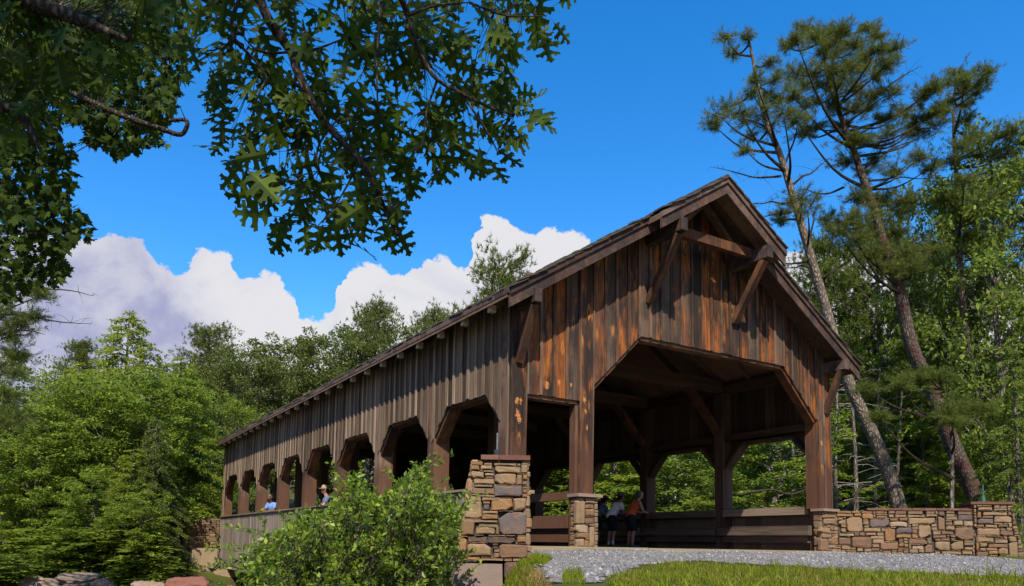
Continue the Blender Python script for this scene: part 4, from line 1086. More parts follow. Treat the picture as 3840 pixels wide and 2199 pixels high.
place('pine_tree', 'pin1', 255, 58, 1270, 'small dark pine top showing behind the hemlocks at left', 'needle', wide=0.8)
place('pine_tree', 'pin0', 1870, 46, 955, 'dark rounded pine top rising above the bridge roof against cloud', 'needle', 'pinebark', wide=0.62)
place('broadleaf_tree', 'brd0', 1010, 60, 1265, 'round leafy tree on the hill above the far end of the roof', 'farleaf', wide=0.95)
place('broadleaf_tree', 'brd1', 880, 56, 1310, 'broad leafy tree right of the flat-topped pine', 'farleaf', wide=0.9)
place('pine_tree', 'pin1', 1375, 62, 1125, 'thin-crowned pine on the hill skyline above the roof', 'farleaf', wide=0.75)
place('broadleaf_tree', 'brd0', 1200, 66, 1240, 'leafy skyline tree left of the thin-crowned pine', 'farleaf', wide=0.9)
place('pine_tree', 'pin1', 1600, 66, 1155, 'sparse pine top close to the roof line, right of the thin-crowned pine', 'farleaf', wide=0.7)
place('broadleaf_tree', 'brd1', 1480, 62, 1235, 'leafy skyline tree between the two sparse pine tops', 'farleaf', wide=0.8)
place('broadleaf_tree', 'brd1', 790, 46, 1480, 'leafy tree close behind the far end of the bridge', 'broadleaf', wide=0.9)
# right side
place('broadleaf_tree', 'brd1', 3800, 27, 480, 'tall dark leafy tree at the right edge behind the stone pillar', 'darkleaf', wide=0.62)
place('pine_tree', 'pin0', 3700, 31, 640, 'feathery pine behind the slim straight pine', 'needle', wide=0.7)
place('pine_tree', 'pin0', 3330, 32, 780, 'feathery mid-green pine between the two leaning pines', 'needle_light', wide=0.62)
place('pine_tree', 'pin1', 3120, 34, 880, 'feathery pine close to the right roof edge', 'needle_light', wide=0.7)
place('pine_tree', 'pin0', 3480, 36, 900, 'feathery pine right of the dark leaning trunk', 'needle_light', wide=0.75)
place('hemlock_tree', 'hem1', 3600, 33, 1050, 'spreading hemlock below the slim straight pine', 'hemlock', wide=0.8)
place('hemlock_tree', 'hem2', 3830, 22, 1250, 'dark low hemlock at the right edge above the end pillar', 'darkleaf', wide=0.9)
place('hemlock_tree', 'hem1', 3480, 30, 1420, 'low spreading hemlock behind the right wing wall', 'hemlock', wide=1.4)
place('hemlock_tree', 'hem2', 3230, 34, 900, 'pale thin hemlock between the two leaning pines', 'hemlock', 'greybark', wide=0.55)
place('hemlock_tree', 'hem0', 3080, 40, 1000, 'thin hemlock left of the leaning pine, close to the roof edge', 'hemlock', 'greybark', wide=0.6)
place('broadleaf_tree', 'brd2', 2860, 27, 1560, 'bright leafy tree seen through the right side of the portal', 'broadleaf', wide=1.7)
place('broadleaf_tree', 'brd2', 2560, 31, 1640, 'bright leafy tree seen through the bridge between its two inner posts', 'broadleaf', wide=1.9)
place('hemlock_tree', 'hem2', 2300, 33, 1600, 'green hemlock seen through the bridge above the three visitors', 'hemlock', wide=1.5)
place('broadleaf_tree', 'brd2', 2050, 36, 1660, 'leafy tree seen through the narrow footway opening', 'broadleaf', wide=1.8)

# woods that read as one mass: filler trees joined
def woods(name, spec, label, leafm):
    parts, tm = [], []
    for p, u, D, vt, wd in spec:
        base = at_depth(u, 2040, D); zb = float(hgt(base[0], base[1])); s = (at_depth(u, vt, D)[2] - zb) / 10.0
        V, F = PROTO[p][1], PROTO[p][2]
        keep_ = rng.random(len(F)) < min(1.0, 4600.0 / len(F))
        V = V.reshape(-1, F.shape[1], 3)[keep_]; cm_ = V.mean(1, keepdims=True); V = (cm_ + (V - cm_) * 2.2).reshape(-1, 3); F = np.arange(len(V)).reshape(-1, F.shape[1])
        a = rng.uniform(0, 6.28); ca, sa = math.cos(a), math.sin(a)
        Rm = np.array([[ca, -sa, 0], [sa, ca, 0], [0, 0, 1]])
        parts.append(((V @ Rm.T) * [s * wd, s * wd, s] + [base[0], base[1], zb], F))
    V, F = join(parts)
    return tag(obj(name, np_mesh(name, V, F), M[leafm]), label, 'woods', kind='stuff')
sp = []
for u in range(-500, 1900, 85):
    sp.append((random.choice(('brd0', 'brd1', 'hem1')), u + random.uniform(-40, 40), random.uniform(66, 80), random.uniform(1330, 1420), random.uniform(0.8, 1.0)))
for u in range(-600, 900, 150):
    sp.append((random.choice(('brd1', 'hem1', 'hem0', 'brd2')), u + random.uniform(-40, 40), random.uniform(42, 52), random.uniform(1480, 1620), random.uniform(1.0, 1.4)))
woods('far_woods', sp, 'dense green woods covering the hillside behind the left bank', 'farleaf')
sp = []
for u in range(1900, 4500, 110):
    sp.append((random.choice(('hem0', 'hem1', 'brd0', 'brd2')), u + random.uniform(-40, 40), random.uniform(44, 58), random.uniform(1150, 1450) if u > 3000 else random.uniform(1350, 1500), random.uniform(0.7, 1.0)))
for u in range(2950, 4500, 85):
    sp.append((random.choice(('hem1', 'hem2', 'brd2', 'brd0')), u + random.uniform(-40, 40), random.uniform(36, 46), random.uniform(1280, 1480), random.uniform(1.0, 1.3)))
for u in range(2000, 4400, 120):
    sp.append((random.choice(('hem2', 'brd2')), u + random.uniform(-40, 40), random.uniform(36, 42), random.uniform(1600, 1750), random.uniform(1.6, 2.0)))
woods('far_woods', sp, 'dense dark green woods behind the right wing wall and the portal', 'darkleaf')
sp = [(random.choice(('brd2', 'hem2')), u + random.uniform(-30, 30), random.uniform(27.5, 30.5), random.uniform(1930, 2030), 3.2) for u in range(-100, 620, 80)]
sp += [('brd2', u, 25.0 + random.uniform(-1, 1), 2085 + random.uniform(-20, 30), 5.0) for u in (-60, -10, 40)]
woods('undergrowth', sp, 'leafy undergrowth along the far bank above the boulders', 'broadleaf')

# ---- the leaning pines on the right, after the photograph
def px_path(pts_, D, off=(0, 0), scl=1.0, dj=0.0):
    return [at_depth(x / scl + off[0], y / scl + off[1], D + (rng.normal() * dj if dj else 0)) for x, y in pts_]

def big_pine(label, path, rad0, rad1, D, blobs, barkm, off, scl, seed, dead=(), tl=0.17, dens=1.0):
    r = np.random.default_rng(seed)
    P = np.array(px_path(path, D)); 
    zg = float(hgt(P[0][0], P[0][1])); P[0][2] = min(P[0][2], zg - 0.1)
    t = thing('pine_tree', label, 'tree', (P[0][0], P[0][1], zg), 'leaning pines behind the right wing wall')
    SP = smooth_path(list(P), 4)
    MB().tube(SP, list(np.linspace(rad0, rad1, len(SP))), 12).build('trunk', M[barkm], t, True)
    SPa = np.array(SP)
    limbs = MB(); C, Dv = [], []
    for bx, by, br in blobs:
        u, v = bx / scl + off[0], by / scl + off[1]; rm = 1.3 * br / scl / FPX * D
        cen = at_depth(u, v, D + r.normal() * 1.1)
        # limb leaves the trunk somewhat below the clump
        cand = SPa[(SPa[:, 2] < cen[2] + 0.3)]
        cand = cand if len(cand) else SPa
        dist = np.linalg.norm(cand - cen, axis=1) + np.abs(cand[:, 2] - (cen[2] - 0.35 * np.linalg.norm((cand - cen)[:, :2], axis=1))) * 0.9
        st = cand[np.argmin(dist)]
        mid = st * 0.45 + cen * 0.55 + np.array([0, 0, -0.10 * np.linalg.norm(cen - st)]) + r.normal(size=3) * 0.08
        lp = smooth_path([st, mid, cen], 4)
        limbs.tube(lp, list(np.linspace(0.03 + 0.010 * np.linalg.norm(cen - st), 0.010, len(lp))), 5)
        nt = int(14 + rm * 26)
        for _ in range(nt):
            dv = unit(r.normal(size=3) * [1, 1, 0.42] + [0, 0, 0.15])
            tip = cen + dv * rm * r.uniform(0.4, 1.75)
            limbs.tube([cen + dv * 0.05, tip], [0.008, 0.004], 3, False)
            k = int(5 * dens) + 1
            s = r.uniform(0.35, 1.0, k)
            C.append(cen + (tip - cen) * s[:, None] + r.normal(size=(k, 3)) * 0.05); Dv.append(dv + r.normal(size=(k, 3)) * 0.35 + [0, 0, 0.25])
    for a, b, c_ in dead:
        m1 = ((a[0] + b[0]) / 2 + r.normal() * 9, (a[1] + b[1]) / 2 + r.normal() * 9); m2 = ((c_[0] + b[0]) / 2 + r.normal() * 9, (c_[1] + b[1]) / 2 + r.normal() * 9)
        lp = smooth_path(px_path((a, m1, b, m2, c_), D, off, scl, 0.08), 3)
        limbs.tube(lp, list(np.linspace(0.042, 0.007, len(lp))), 5)
        for _ in range(16):
            q_ = np.array(lp[r.integers(3, len(lp))]); dq = r.normal(size=3) * [0.26, 0.26, 0.16]; limbs.tube([q_, q_ + dq * 0.5 + [0, 0, 0.05], q_ + dq], [0.007, 0.005, 0.002], 3, False)
    tag(limbs.build('limb_work', M['twig'], t), kind='stuff')
    C, Dv = np.concatenate(C), np.concatenate(Dv)
    V, F = needle_tufts(C, Dv, tl, 13, 0.0105, r)
    obj('crown', np_mesh('crown', V, F), M['needle'], t)
    return t
OZ, SZ = (2560, 0), 1.3234
A_path = [(3400, 1990), (3369, 1893), (3301, 1695), (3233, 1547), (3166, 1393), (3120, 1240), (3081, 1100), (3013, 869), (2968, 718), (2923, 574), (2885, 484), (2851, 363), (2821, 212), (2802, 128)]
A_bl = [(215,190,40),(240,270,35),(320,180,25),(360,400,38),(345,460,35),(440,310,38),(470,390,35),(180,575,55),(230,530,55),(285,560,50),(150,620,35),(330,600,50),(400,560,60),(430,625,60),(500,560,50),(460,500,40),(330,680,30),(310,745,30),(590,990,60),(500,1060,40),(620,1040,50),(550,1010,40),(480,1100,32),(420,470,35)]
big_pine('leaning pine with mossy trunk nearest the bridge roof', A_path, 0.24, 0.03, 24, A_bl, 'pinebark', OZ, SZ, 31, dens=0.75,
         dead=(((490, 875), (350, 880), (150, 830)), ((540, 1055), (450, 1065), (380, 1080)), ((530, 1005), (440, 1000), (350, 1010)), ((620, 1300), (520, 1310), (420, 1290)), ((640, 1335), (560, 1330), (480, 1330)), ((630, 1220), (650, 1100), (660, 1030)), ((550, 915), (640, 860), (740, 780)), ((510, 810), (560, 680), (610, 570)), ((690, 1456), (600, 1460), (500, 1440)), ((660, 1400), (820, 1300), (880, 1230))))
B_path = [(3690, 1960), (3660, 1874), (3598, 1732), (3542, 1590), (3493, 1454), (3419, 1300), (3376, 1100), (3350, 1020), (3310, 900), (3285, 800), (3240, 680), (3200, 560), (3165, 470), (3115, 330), (3095, 240), (3100, 150)]
B_bl = [(610,150,42),(660,180,50),(720,170,50),(765,190,50),(800,150,40),(930,140,38),(965,180,38),(560,200,38),(520,225,32),(700,250,60),(780,260,60),(860,240,50),(900,290,50),(960,260,40),(1040,255,45),(1010,320,40),(560,370,55),(640,370,50),(740,340,60),(820,330,60),(880,350,60),(940,380,50),(600,430,50),(700,430,50),(780,420,55),(860,440,50),(950,470,50),(1030,460,45),(550,480,40),(640,510,50),(740,510,60),(830,540,60),(920,540,50),(1000,590,40),(560,590,48),(640,640,55),(600,665,45),(800,620,50),(850,700,60),(820,800,50),(960,790,45),(900,690,50),(1000,680,50),(930,1000,60),(860,980,50),(800,1100,60),(900,1080,70),(1000,1000,60),(1060,1050,60),(860,1190,60),(950,1160,60),(1050,1160,60),(1100,1250,60),(1130,1330,50),(720,1100,50),(760,1150,50),(1100,560,50),(1170,600,60),(1200,480,50),(1245,440,40),(1230,640,50),(1150,655,50),(1250,565,50),(1180,780,50),(1240,830,45),(1060,850,45),(890,860,45),(1120,1000,45),(940,1250,50),(1000,1330,45)]
big_pine('leaning dark-barked pine with the fullest crown, second from the bridge', B_path, 0.30, 0.03, 25.5, B_bl, 'pinebark2', OZ, SZ, 32, dens=1.2,
         dead=(((870, 860), (1060, 730), (1180, 690)), ((920, 940), (1080, 880), (1290, 880)), ((1040, 1260), (1150, 1200), (1250, 1170)), ((1060, 1350), (1180, 1280), (1240, 1270)), ((950, 470), (1060, 400), (1180, 330)), ((800, 930), (660, 960), (560, 950))))
C_path = [(3712, 1960), (3703, 1732), (3678, 1578), (3657, 1424), (3629, 1300), (3606, 1100), (3595, 900), (3588, 740), (3584, 600), (3576, 480), (3578, 380), (3588, 260)]
C_bl = [(1360,360,45),(1340,400,40),(1400,400,40),(1500,360,35),(1480,400,40),(1460,450,40),(1380,460,40),(1320,500,40),(1400,520,40),(1300,560,50),(1400,600,40),(1430,690,60),(1360,740,60),(1340,800,50),(1500,780,60),(1600,760,60),(1650,640,50),(1550,690,50),(1620,820,50),(1690,700,50),(1500,1000,60),(1400,900,50),(1350,1050,50),(1450,1080,50),(1560,1060,60),(1300,1150,50),(1620,950,50),(1660,1100,55),(1300,980,45),(1420,1180,50),(1540,1200,55),(1250,1240,45)]
big_pine('slim straight pine with a thin open top near the right edge', C_path, 0.17, 0.025, 27.5, C_bl, 'pinebark2', OZ, SZ, 33,
         dead=(((1360, 900), (1500, 860), (1690, 780)), ((1345, 640), (1500, 700), (1690, 640)), ((1375, 1250), (1250, 1200), (1150, 1130))))
# low green boughs of the pines in front of their trunks
big_pine('pine hidden but for its low bright boughs across the dark trunk', [(3560, 1960), (3570, 1700), (3560, 1500), (3540, 1380)], 0.07, 0.02, 22.5,
         [(840,190,70),(930,180,70),(1000,200,60),(770,230,60),(880,230,60),(1060,400,70),(1130,380,70),(1200,400,60),(1260,380,50),(1080,450,50),(640,430,40),(560,260,40)], 'greybark', (2900, 1300), 1.619, 34, dens=1.5, tl=0.19)
# left edge pine
big_pine('pine whose boughs reach in at the left edge above the hemlocks', [(-330, 2010), (-300, 1600), (-260, 1200), (-230, 900)], 0.2, 0.08, 21,
         [(20,1180,60),(60,1215,45),(25,1260,60),(60,1330,45),(20,1400,55),(70,1340,40),(15,1490,60),(60,1560,50),(25,1590,60),(110,1075,40),(150,1110,35),(120,1190,30)], 'greybark', (0, 0), 1.0, 35,
         dead=(((-100, 1180), (120, 1190), (340, 1215)), ((-60, 1120), (150, 1085), (345, 1110)), ((-60, 1240), (60, 1240), (170, 1255)), ((-80, 1560), (20, 1530), (90, 1590))))['group'] = 'pine at the left edge'

# ---- bare slim trunks with dead side twigs in the right woods
def snag(u, D, vtop, rad, label, nt=26, lean_=0.0):
    r = np.random.default_rng(int(u))
    base = at_depth(u, 2040, D); zb = float(hgt(base[0], base[1])); top = at_depth(u + lean_, vtop, D)
    t = thing('bare_trunk_tree', label, 'tree', (base[0], base[1], zb), 'slim bare trunks in the right woods')
    P = smooth_path([np.array([base[0], base[1], zb - 0.2]), (base * 0.5 + top * 0.5) * [1, 1, 0] + [0, 0, (zb + top[2]) / 2] + r.normal(size=3) * 0.08, top], 4)
    MB().tube(P, list(np.linspace(rad, rad * 0.35, len(P))), 8).build('trunk', M['greybark'], t, True)
    tw = MB()
    for _ in range(nt):
        q_ = np.array(P[r.integers(2, len(P))]) + [0, 0, r.uniform(-0.4, 0.4)]; az = r.uniform(0, 6.28); ln = r.uniform(0.5, 1.7)
        d = np.array([math.cos(az), math.sin(az), r.uniform(-0.25, 0.3)])
        tw.tube([q_, q_ + d * ln * 0.5 + [0, 0, 0.05], q_ + d * ln + [0, 0, -0.12]], [0.016, 0.010, 0.004], 3, False)
    tag(tw.build('dead_twigs', M['deadwood'], t), kind='stuff')
for u, D, vt, rd_, lb, ln in ((3140, 26, 1450, 0.09, 'slim grey trunk with dead twigs just right of the portal', 0), (3205, 27, 1480, 0.11, 'thicker grey bare trunk second from the portal', -10),
                          (3290, 31, 1380, 0.10, 'pale bare trunk right behind the mossy leaning pine', 10), (3345, 30, 1430, 0.09, 'bare reddish trunk crossing behind the mossy leaning pine', 40),
                          (3470, 33, 1350, 0.10, 'pale thin trunk between the two big leaning pines', 0), (3430, 36, 1300, 0.12, 'distant bare trunk left of the dark leaning pine', -15),
                          (3550, 34, 1320, 0.10, 'pale slim trunk behind the right wing wall coping', 5), (3030, 28, 1500, 0.12, 'pale broken trunk seen just inside the right portal post', 0),
                          (2975, 30, 1420, 0.10, 'grey trunk seen under the right arch of the portal', 15), (3770, 30, 1400, 0.12, 'grey trunk above the end pillar', 0),
                          (2500, 34, 1650, 0.10, 'thin trunk seen through the bridge between the inner posts', 0)):
    snag(u, D, vt, rd_, lb, lean_=ln)
# a dark fallen branch leaning on the wall and one seen through the portal
def fallen(pts_, D, r0, label):
    P = smooth_path(px_path(pts_, D, dj=0.15), 4)
    o = MB().tube(P, list(np.linspace(r0, r0 * 0.45, len(P))), 7).build('fallen_branch', M['twig'], None, True)
    tag(o, label, 'branch')
fallen([(3150, 1935), (3200, 1880), (3225, 1830), (3265, 1815), (3310, 1795)], 22.5, 0.06, 'dark crooked branch leaning against the mossy pine behind the wall')
fallen([(2770, 1860), (2830, 1845), (2900, 1838), (2960, 1855), (3030, 1835)], 23, 0.05, 'dark bough lying level, seen through the right side of the portal')

# ---- overhead oak and maple
half = [(0.015,0.0),(0.05,0.08),(0.20,0.09),(0.31,0.17),(0.19,0.185),(0.085,0.24),(0.075,0.32),(0.24,0.34),(0.41,0.33),(0.46,0.45),(0.36,0.445),(0.35,0.54),(0.23,0.485),(0.10,0.49),(0.08,0.58),(0.19,0.645),(0.345,0.665),(0.335,0.77),(0.245,0.745),(0.20,0.82),(0.115,0.725),(0.065,0.75),(0.075,0.84),(0.15,0.925),(0.08,0.925),(0.0,1.0)]
def leaf_mesh(name, half, curl, fold, stem=0.25):
    pts_ = [(-x, y) for x, y in half] + [(x, y) for x, y in half[::-1][1:]]
    rib = [(0, y) for y in (0.0, 0.2, 0.4, 0.6, 0.8)]
    V = []; F = []
    for sgn in (-1, 1):
        pl_ = [(sgn * x, y) for x, y in half] + [(0, y) for _, y in rib[::-1]]
        tri = tessellate_polygon([[Vector((x, y, 0)) for x, y in pl_]])
        b0 = len(V); V += [(x, y, -fold * abs(x) - curl * y * y + 0.05 * math.sin(9 * y) * abs(x)) for x, y in pl_]
        for t_ in tri:
            a, b, c = [V[b0 + i] for i in t_]
            cr = (b[0] - a[0]) * (c[1] - a[1]) - (b[1] - a[1]) * (c[0] - a[0])
            F.append(tuple(b0 + i for i in (t_ if cr > 0 else t_[::-1])))
    if stem:
        b0 = len(V); V += [(-0.008, -stem, 0.03), (0.008, -stem, 0.03), (0.008, 0.02, 0), (-0.008, 0.02, 0)]; F.append((b0, b0 + 1, b0 + 2, b0 + 3))
    me = bpy.data.meshes.new(name); me.from_pydata(V, [], F); me.update(); return me
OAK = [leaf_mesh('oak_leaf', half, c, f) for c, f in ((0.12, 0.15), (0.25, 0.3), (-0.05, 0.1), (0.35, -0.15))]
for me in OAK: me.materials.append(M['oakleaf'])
mhalf = [(0.015,0.0),(0.16,0.02),(0.36,0.16),(0.30,0.24),(0.52,0.44),(0.36,0.46),(0.40,0.60),(0.22,0.52),(0.15,0.62),(0.20,0.78),(0.09,0.78),(0.0,1.0)]
MAP = [leaf_mesh('maple_leaf', mhalf, c, f, 0.4) for c, f in ((0.15, 0.2), (0.3, 0.1))]

def leaf_frame(tip, nrm):
    y = Vector(tip).normalized(); z = Vector(nrm); z = (z - y * z.dot(y)).normalized(); x = y.cross(z)
    return Matrix((x, y, z)).transposed()

def sample_poly(poly, n, mind, r):
    xs = [p[0] for p in poly]; ys = [p[1] for p in poly]; out = []; tries = 0
    while len(out) < n and tries < n * 60:
        tries += 1
        c = (r.uniform(min(xs), max(xs)), r.uniform(min(ys), max(ys)))
        if not inside(poly, np.array(c[0]), np.array(c[1])): continue
        if all((c[0] - q_[0]) ** 2 + (c[1] - q_[1]) ** 2 > mind * mind for q_ in out[-400:]): out.append(c)
    return out

def view_leaf(u, v, D, size, r, tipdown=0.8, bias=0.0):
    """a hanging leaf: blade half turned to the light, tip hanging outwards and down"""
    p = at_depth(u, v, D)
    a = r.normal() * 0.95 + bias
    tip = unit(CR * math.sin(a) - _up * math.cos(a) * tipdown + CF * r.normal() * 0.35)
    nr = unit(-CF * r.uniform(0.5, 1.0) + _up * r.uniform(0.1, 0.9) * (1 if r.random() < 0.85 else -1) + r.normal(size=3) * 0.35)
    return Vector(p), Vector(tip), Vector(nr), size * r.uniform(0.75, 1.2)

oak_poly = [(720,-60),(690,130),(714,225),(790,290),(775,380),(800,440),(840,530),(890,610),(960,715),(985,790),(1060,890),(1135,870),(1230,885),(1305,960),(1360,905),(1460,890),(1530,830),(1555,755),(1545,680),(1650,680),(1730,645),(1800,640),(1850,665),(1890,610),(1945,540),(1975,480),(2020,380),(1960,330),(1880,275),(1915,190),(2010,130),(2060,160),(2105,80),(2095,-60)]
KO = 0.74                                     # the boughs hang about 3.6 m from the camera
otrunk = at_depth(-900, 1500, 5.5)
ozg = float(hgt(otrunk[0], otrunk[1]))
oak = thing('oak_tree', 'oak branch of deeply lobed leaves hanging down from the top centre', 'tree', (otrunk[0], otrunk[1], ozg))
hub = at_depth(600, -900, 5.0 * KO)
MB().tube(smooth_path([np.array([otrunk[0], otrunk[1], ozg - 0.2]), np.array([otrunk[0], otrunk[1], 2.0]), np.array([otrunk[0] + 0.2, otrunk[1], 4.0]), at_depth(-200, -1100, 5.4 * KO), hub], 4), list(np.linspace(0.30, 0.07, 17)), 10).build('trunk', M['greybark'], oak, True)
OB = [([(960, -40), (1010, 80), (1095, 200), (1112, 260), (1150, 340), (1190, 420), (1235, 480), (1300, 550), (1350, 600), (1400, 690), (1450, 800), (1495, 880)], 0.026, 4.9),
      ([(1490, -40), (1530, 60), (1550, 130), (1590, 230), (1640, 300), (1730, 350), (1850, 410), (1930, 430)], 0.014, 4.7),
      ([(1432, -40), (1420, 140), (1413, 250), (1417, 420)], 0.009, 4.5), ([(905, -20), (868, 80), (882, 150), (950, 220), (1000, 290), (980, 330), (960, 380)], 0.010, 4.8),
      ([(1100, 195), (1000, 200), (940, 170), (890, 100)], 0.007, 4.9), ([(1110, 200), (1200, 180), (1300, 140)], 0.008, 4.9), ([(1112, 260), (1090, 420), (1050, 480)], 0.008, 5.0),
      ([(1235, 480), (1190, 560), (1195, 640)], 0.007, 5.0), ([(1550, 130), (1500, 90), (1460, 60)], 0.005, 4.7), ([(1640, 300), (1600, 420), (1585, 560)], 0.006, 4.7),
      ([(1530, 60), (1640, 20), (1760, 10)], 0.007, 4.6), ([(1400, 690), (1480, 780), (1500, 900), (1560, 925)], 0.004, 4.9), ([(1350, 600), (1300, 700), (1250, 780), (1190, 850)], 0.006, 5.0),
      ([(1150, 340), (1050, 300), (960, 290)], 0.006, 5.0), ([(1730, 350), (1830, 500), (1870, 580)], 0.006, 4.7), ([(1760, 10), (1900, 60), (2050, 60)], 0.006, 4.6), ([(882, 150), (800, 190), (740, 180)], 0.005, 4.8)]
obr = []
for pts_, r0, D in OB:
    P = smooth_path(px_path(pts_, (D - 0.2) * KO, dj=0.035), 3)
    MB().tube(P, list(np.linspace(r0 * 1.35 * KO, r0 * 0.5 * KO, len(P))), 6).build('branch', M['twig'], oak, True)
    obr += [(p, D) for p in P]
for a, b in (((960, -40), 4.9), ((1490, -40), 4.7), ((1432, -40), 4.5), ((905, -20), 4.8)):
    MB().tube([hub, (hub + at_depth(*a, (b - 0.2) * KO)) / 2 + [0, 0, 0.1], at_depth(*a, (b - 0.2) * KO)], [0.04, 0.03, 0.02], 6).build('branch', M['twig'], oak, True)
r = np.random.default_rng(5)
OBP = np.array([p for p, _ in obr])
pos = sample_poly(oak_poly, 400, 34, r)
tw = MB(); rest = []
for i, (u, v) in enumerate(pos):
    D = (4.95 + r.normal() * 0.26) * KO
    cu = (u - 1350) / 700.0
    p, tip, nr, sz = view_leaf(u, v - 18, D, 0.21 * KO, r, bias=cu * 0.9)
    Rm = leaf_frame(tip, nr); st = p - tip * sz * 0.2
    jn = OBP[np.argmin(np.linalg.norm(OBP - np.array(st), axis=1))]
    if (Vector(jn) - st).length < 0.75: tw.tube([jn, (Vector(jn) + st) / 2 + Vector((0, 0, 0.02)), st], [0.0022, 0.0017, 0.001], 3, False)
    me = OAK[i % 4]
    if i < 300:
        o = bpy.data.objects.new('leaf', me); COL.objects.link(o); o.parent = oak
        o.matrix_parent_inverse = Matrix.Translation(-Vector(LOC[oak.name]))
        o.matrix_basis = Matrix.Translation(p) @ (Rm * sz).to_4x4()
    else: rest.append((me, p, Rm * sz))
def join_leaves(name, rest, mat, parent):
    Vs, Fs, n = [], [], 0
    cache = {}
    for me, p, Rm in rest:
        if me.name not in cache:
            V = np.empty(len(me.vertices) * 3); me.vertices.foreach_get('co', V)
            me.calc_loop_triangles(); T = np.empty(len(me.loop_triangles) * 3, dtype=np.int32); me.loop_triangles.foreach_get('vertices', T)
            # weld so that a leaf is one island
            cache[me.name] = (V.reshape(-1, 3), T.reshape(-1, 3))
        V, T = cache[me.name]
        Vs.append(V @ np.array(Rm).T + np.array(p)); Fs.append(T + n); n += len(V)
    o = obj(name, np_mesh(name, np.concatenate(Vs), np.concatenate(Fs)), mat, parent)
    return tag(o, kind='stuff')
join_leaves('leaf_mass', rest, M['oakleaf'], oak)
tag(tw.build('twig_work', M['twig'], oak), kind='stuff')
# the rest of the oak's crown, above the frame: it shades the hanging boughs
r = np.random.default_rng(41); sd_ = np.array(sun_dir); rest = []
for _ in range(380):
    u, v = r.uniform(-100, 2100), r.uniform(-100, 900)
    if not inside(oak_poly + [(700, -300)], np.array(u), np.array(min(v, 850.0))) and u > 700: continue
    p = at_depth(u, v, (4.7 + r.normal() * 0.3) * KO) + sd_ * r.uniform(1.8, 3.8)
    rel = p - CAM; zc = rel @ CF
    if zc > 0.05 and CY - FPX * (rel @ CU) / zc > -160: continue
    nr = Vector(unit(_up + r.normal(size=3) * 0.5)); tip = Vector(unit(r.normal(size=3) * [1, 1, 0.4] - _up * 0.3))
    rest.append((OAK[_ % 4], Vector(p), leaf_frame(tip, nr) * 0.20))
join_leaves('crown', rest, M['oakleaf'], oak)

# big near leaves and small farther leaves of the canopy at the upper left
can_poly = [(-80,-60),(730,-60),(700,150),(690,260),(655,350),(560,420),(420,430),(330,400),(250,430),(190,560),(120,640),(60,760),(-80,820)]
mt = at_depth(-1500, 1500, 9.0); mzg = float(hgt(mt[0], mt[1]))
maple = thing('maple_tree', 'dark leafy canopy filling the upper left corner with a crooked broken limb', 'tree', (mt[0], mt[1], mzg))
mhub = at_depth(-300, -400, 8.5)
MB().tube(smooth_path([np.array([mt[0], mt[1], mzg - 0.2]), np.array([mt[0], mt[1], 2.5]), np.array([mt[0] + 0.3, mt[1] + 0.2, 5.0]), mhub], 4), list(np.linspace(0.30, 0.10, 13)), 10).build('trunk', M['greybark'], maple, True)
def mbranch(pts_, D, r0, r1=0.4, nm='branch'):
    P = smooth_path(px_path(pts_, D, dj=0.03), 4)
    MB().tube(P, list(np.linspace(r0, r0 * r1, len(P))), 7).build(nm, M['twig'], maple, True); return P
MP = []
MP += mbranch([(-250, 100), (60, 250), (363, 393), (491, 446), (605, 484), (678, 505), (703, 468), (691, 450), (635, 453)], 7.3, 0.034, 0.5, 'broken_limb')
MP += mbranch([(-300, 200), (0, 560), (30, 680), (60, 760)], 8.0, 0.05); MP += mbranch([(-200, -100), (300, 60), (520, 150), (640, 260)], 8.3, 0.04)
MP += mbranch([(0, 560), (120, 700), (200, 820), (260, 900)], 8.2, 0.03); MP += mbranch([(30, 680), (60, 900), (90, 1040)], 8.2, 0.03); MP += mbranch([(363, 393), (430, 520), (560, 560)], 8.2, 0.015)
MP += mbranch([(-200, -200), (250, -100), (600, -60)], 8.5, 0.04); MP += mbranch([(300, 60), (420, 250), (560, 380)], 8.3, 0.02)
MPA = np.array(MP)
map_poly = [(-80,-60),(700,-60),(690,200),(700,320),(655,378),(640,430),(655,470),(600,490),(640,550),(560,545),(500,580),(431,610),(380,560),(300,545),(330,480),(230,450),(215,520),(280,574),(270,690),(250,760),(335,815),(338,915),(250,930),(235,980),(250,1040),(190,1080),(120,1050),(60,1130),(-80,1150)]
pos = sample_poly(map_poly, 4200, 7, np.random.default_rng(8))
rest = []; tw = MB()
r = np.random.default_rng(9)
for i, (u, v) in enumerate(pos):
    D = 8.2 + r.normal() * 0.45
    p, tip, nr, sz = view_leaf(u, v - 8, D, 0.108, r, 0.7)
    rest.append((MAP[i % 2], p, leaf_frame(tip, nr) * sz))
    if i % 5 == 0:
        st = p - tip * sz * 0.3; jn = MPA[np.argmin(np.linalg.norm(MPA - np.array(st), axis=1))]
        if (Vector(jn) - st).length < 0.9: tw.tube([jn, (Vector(jn) + st) / 2 + Vector((0, 0, 0.05)), st], [0.006, 0.004, 0.002], 3, False)
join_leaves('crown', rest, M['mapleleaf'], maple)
tag(tw.build('twig_work', M['twig'], maple), kind='stuff')
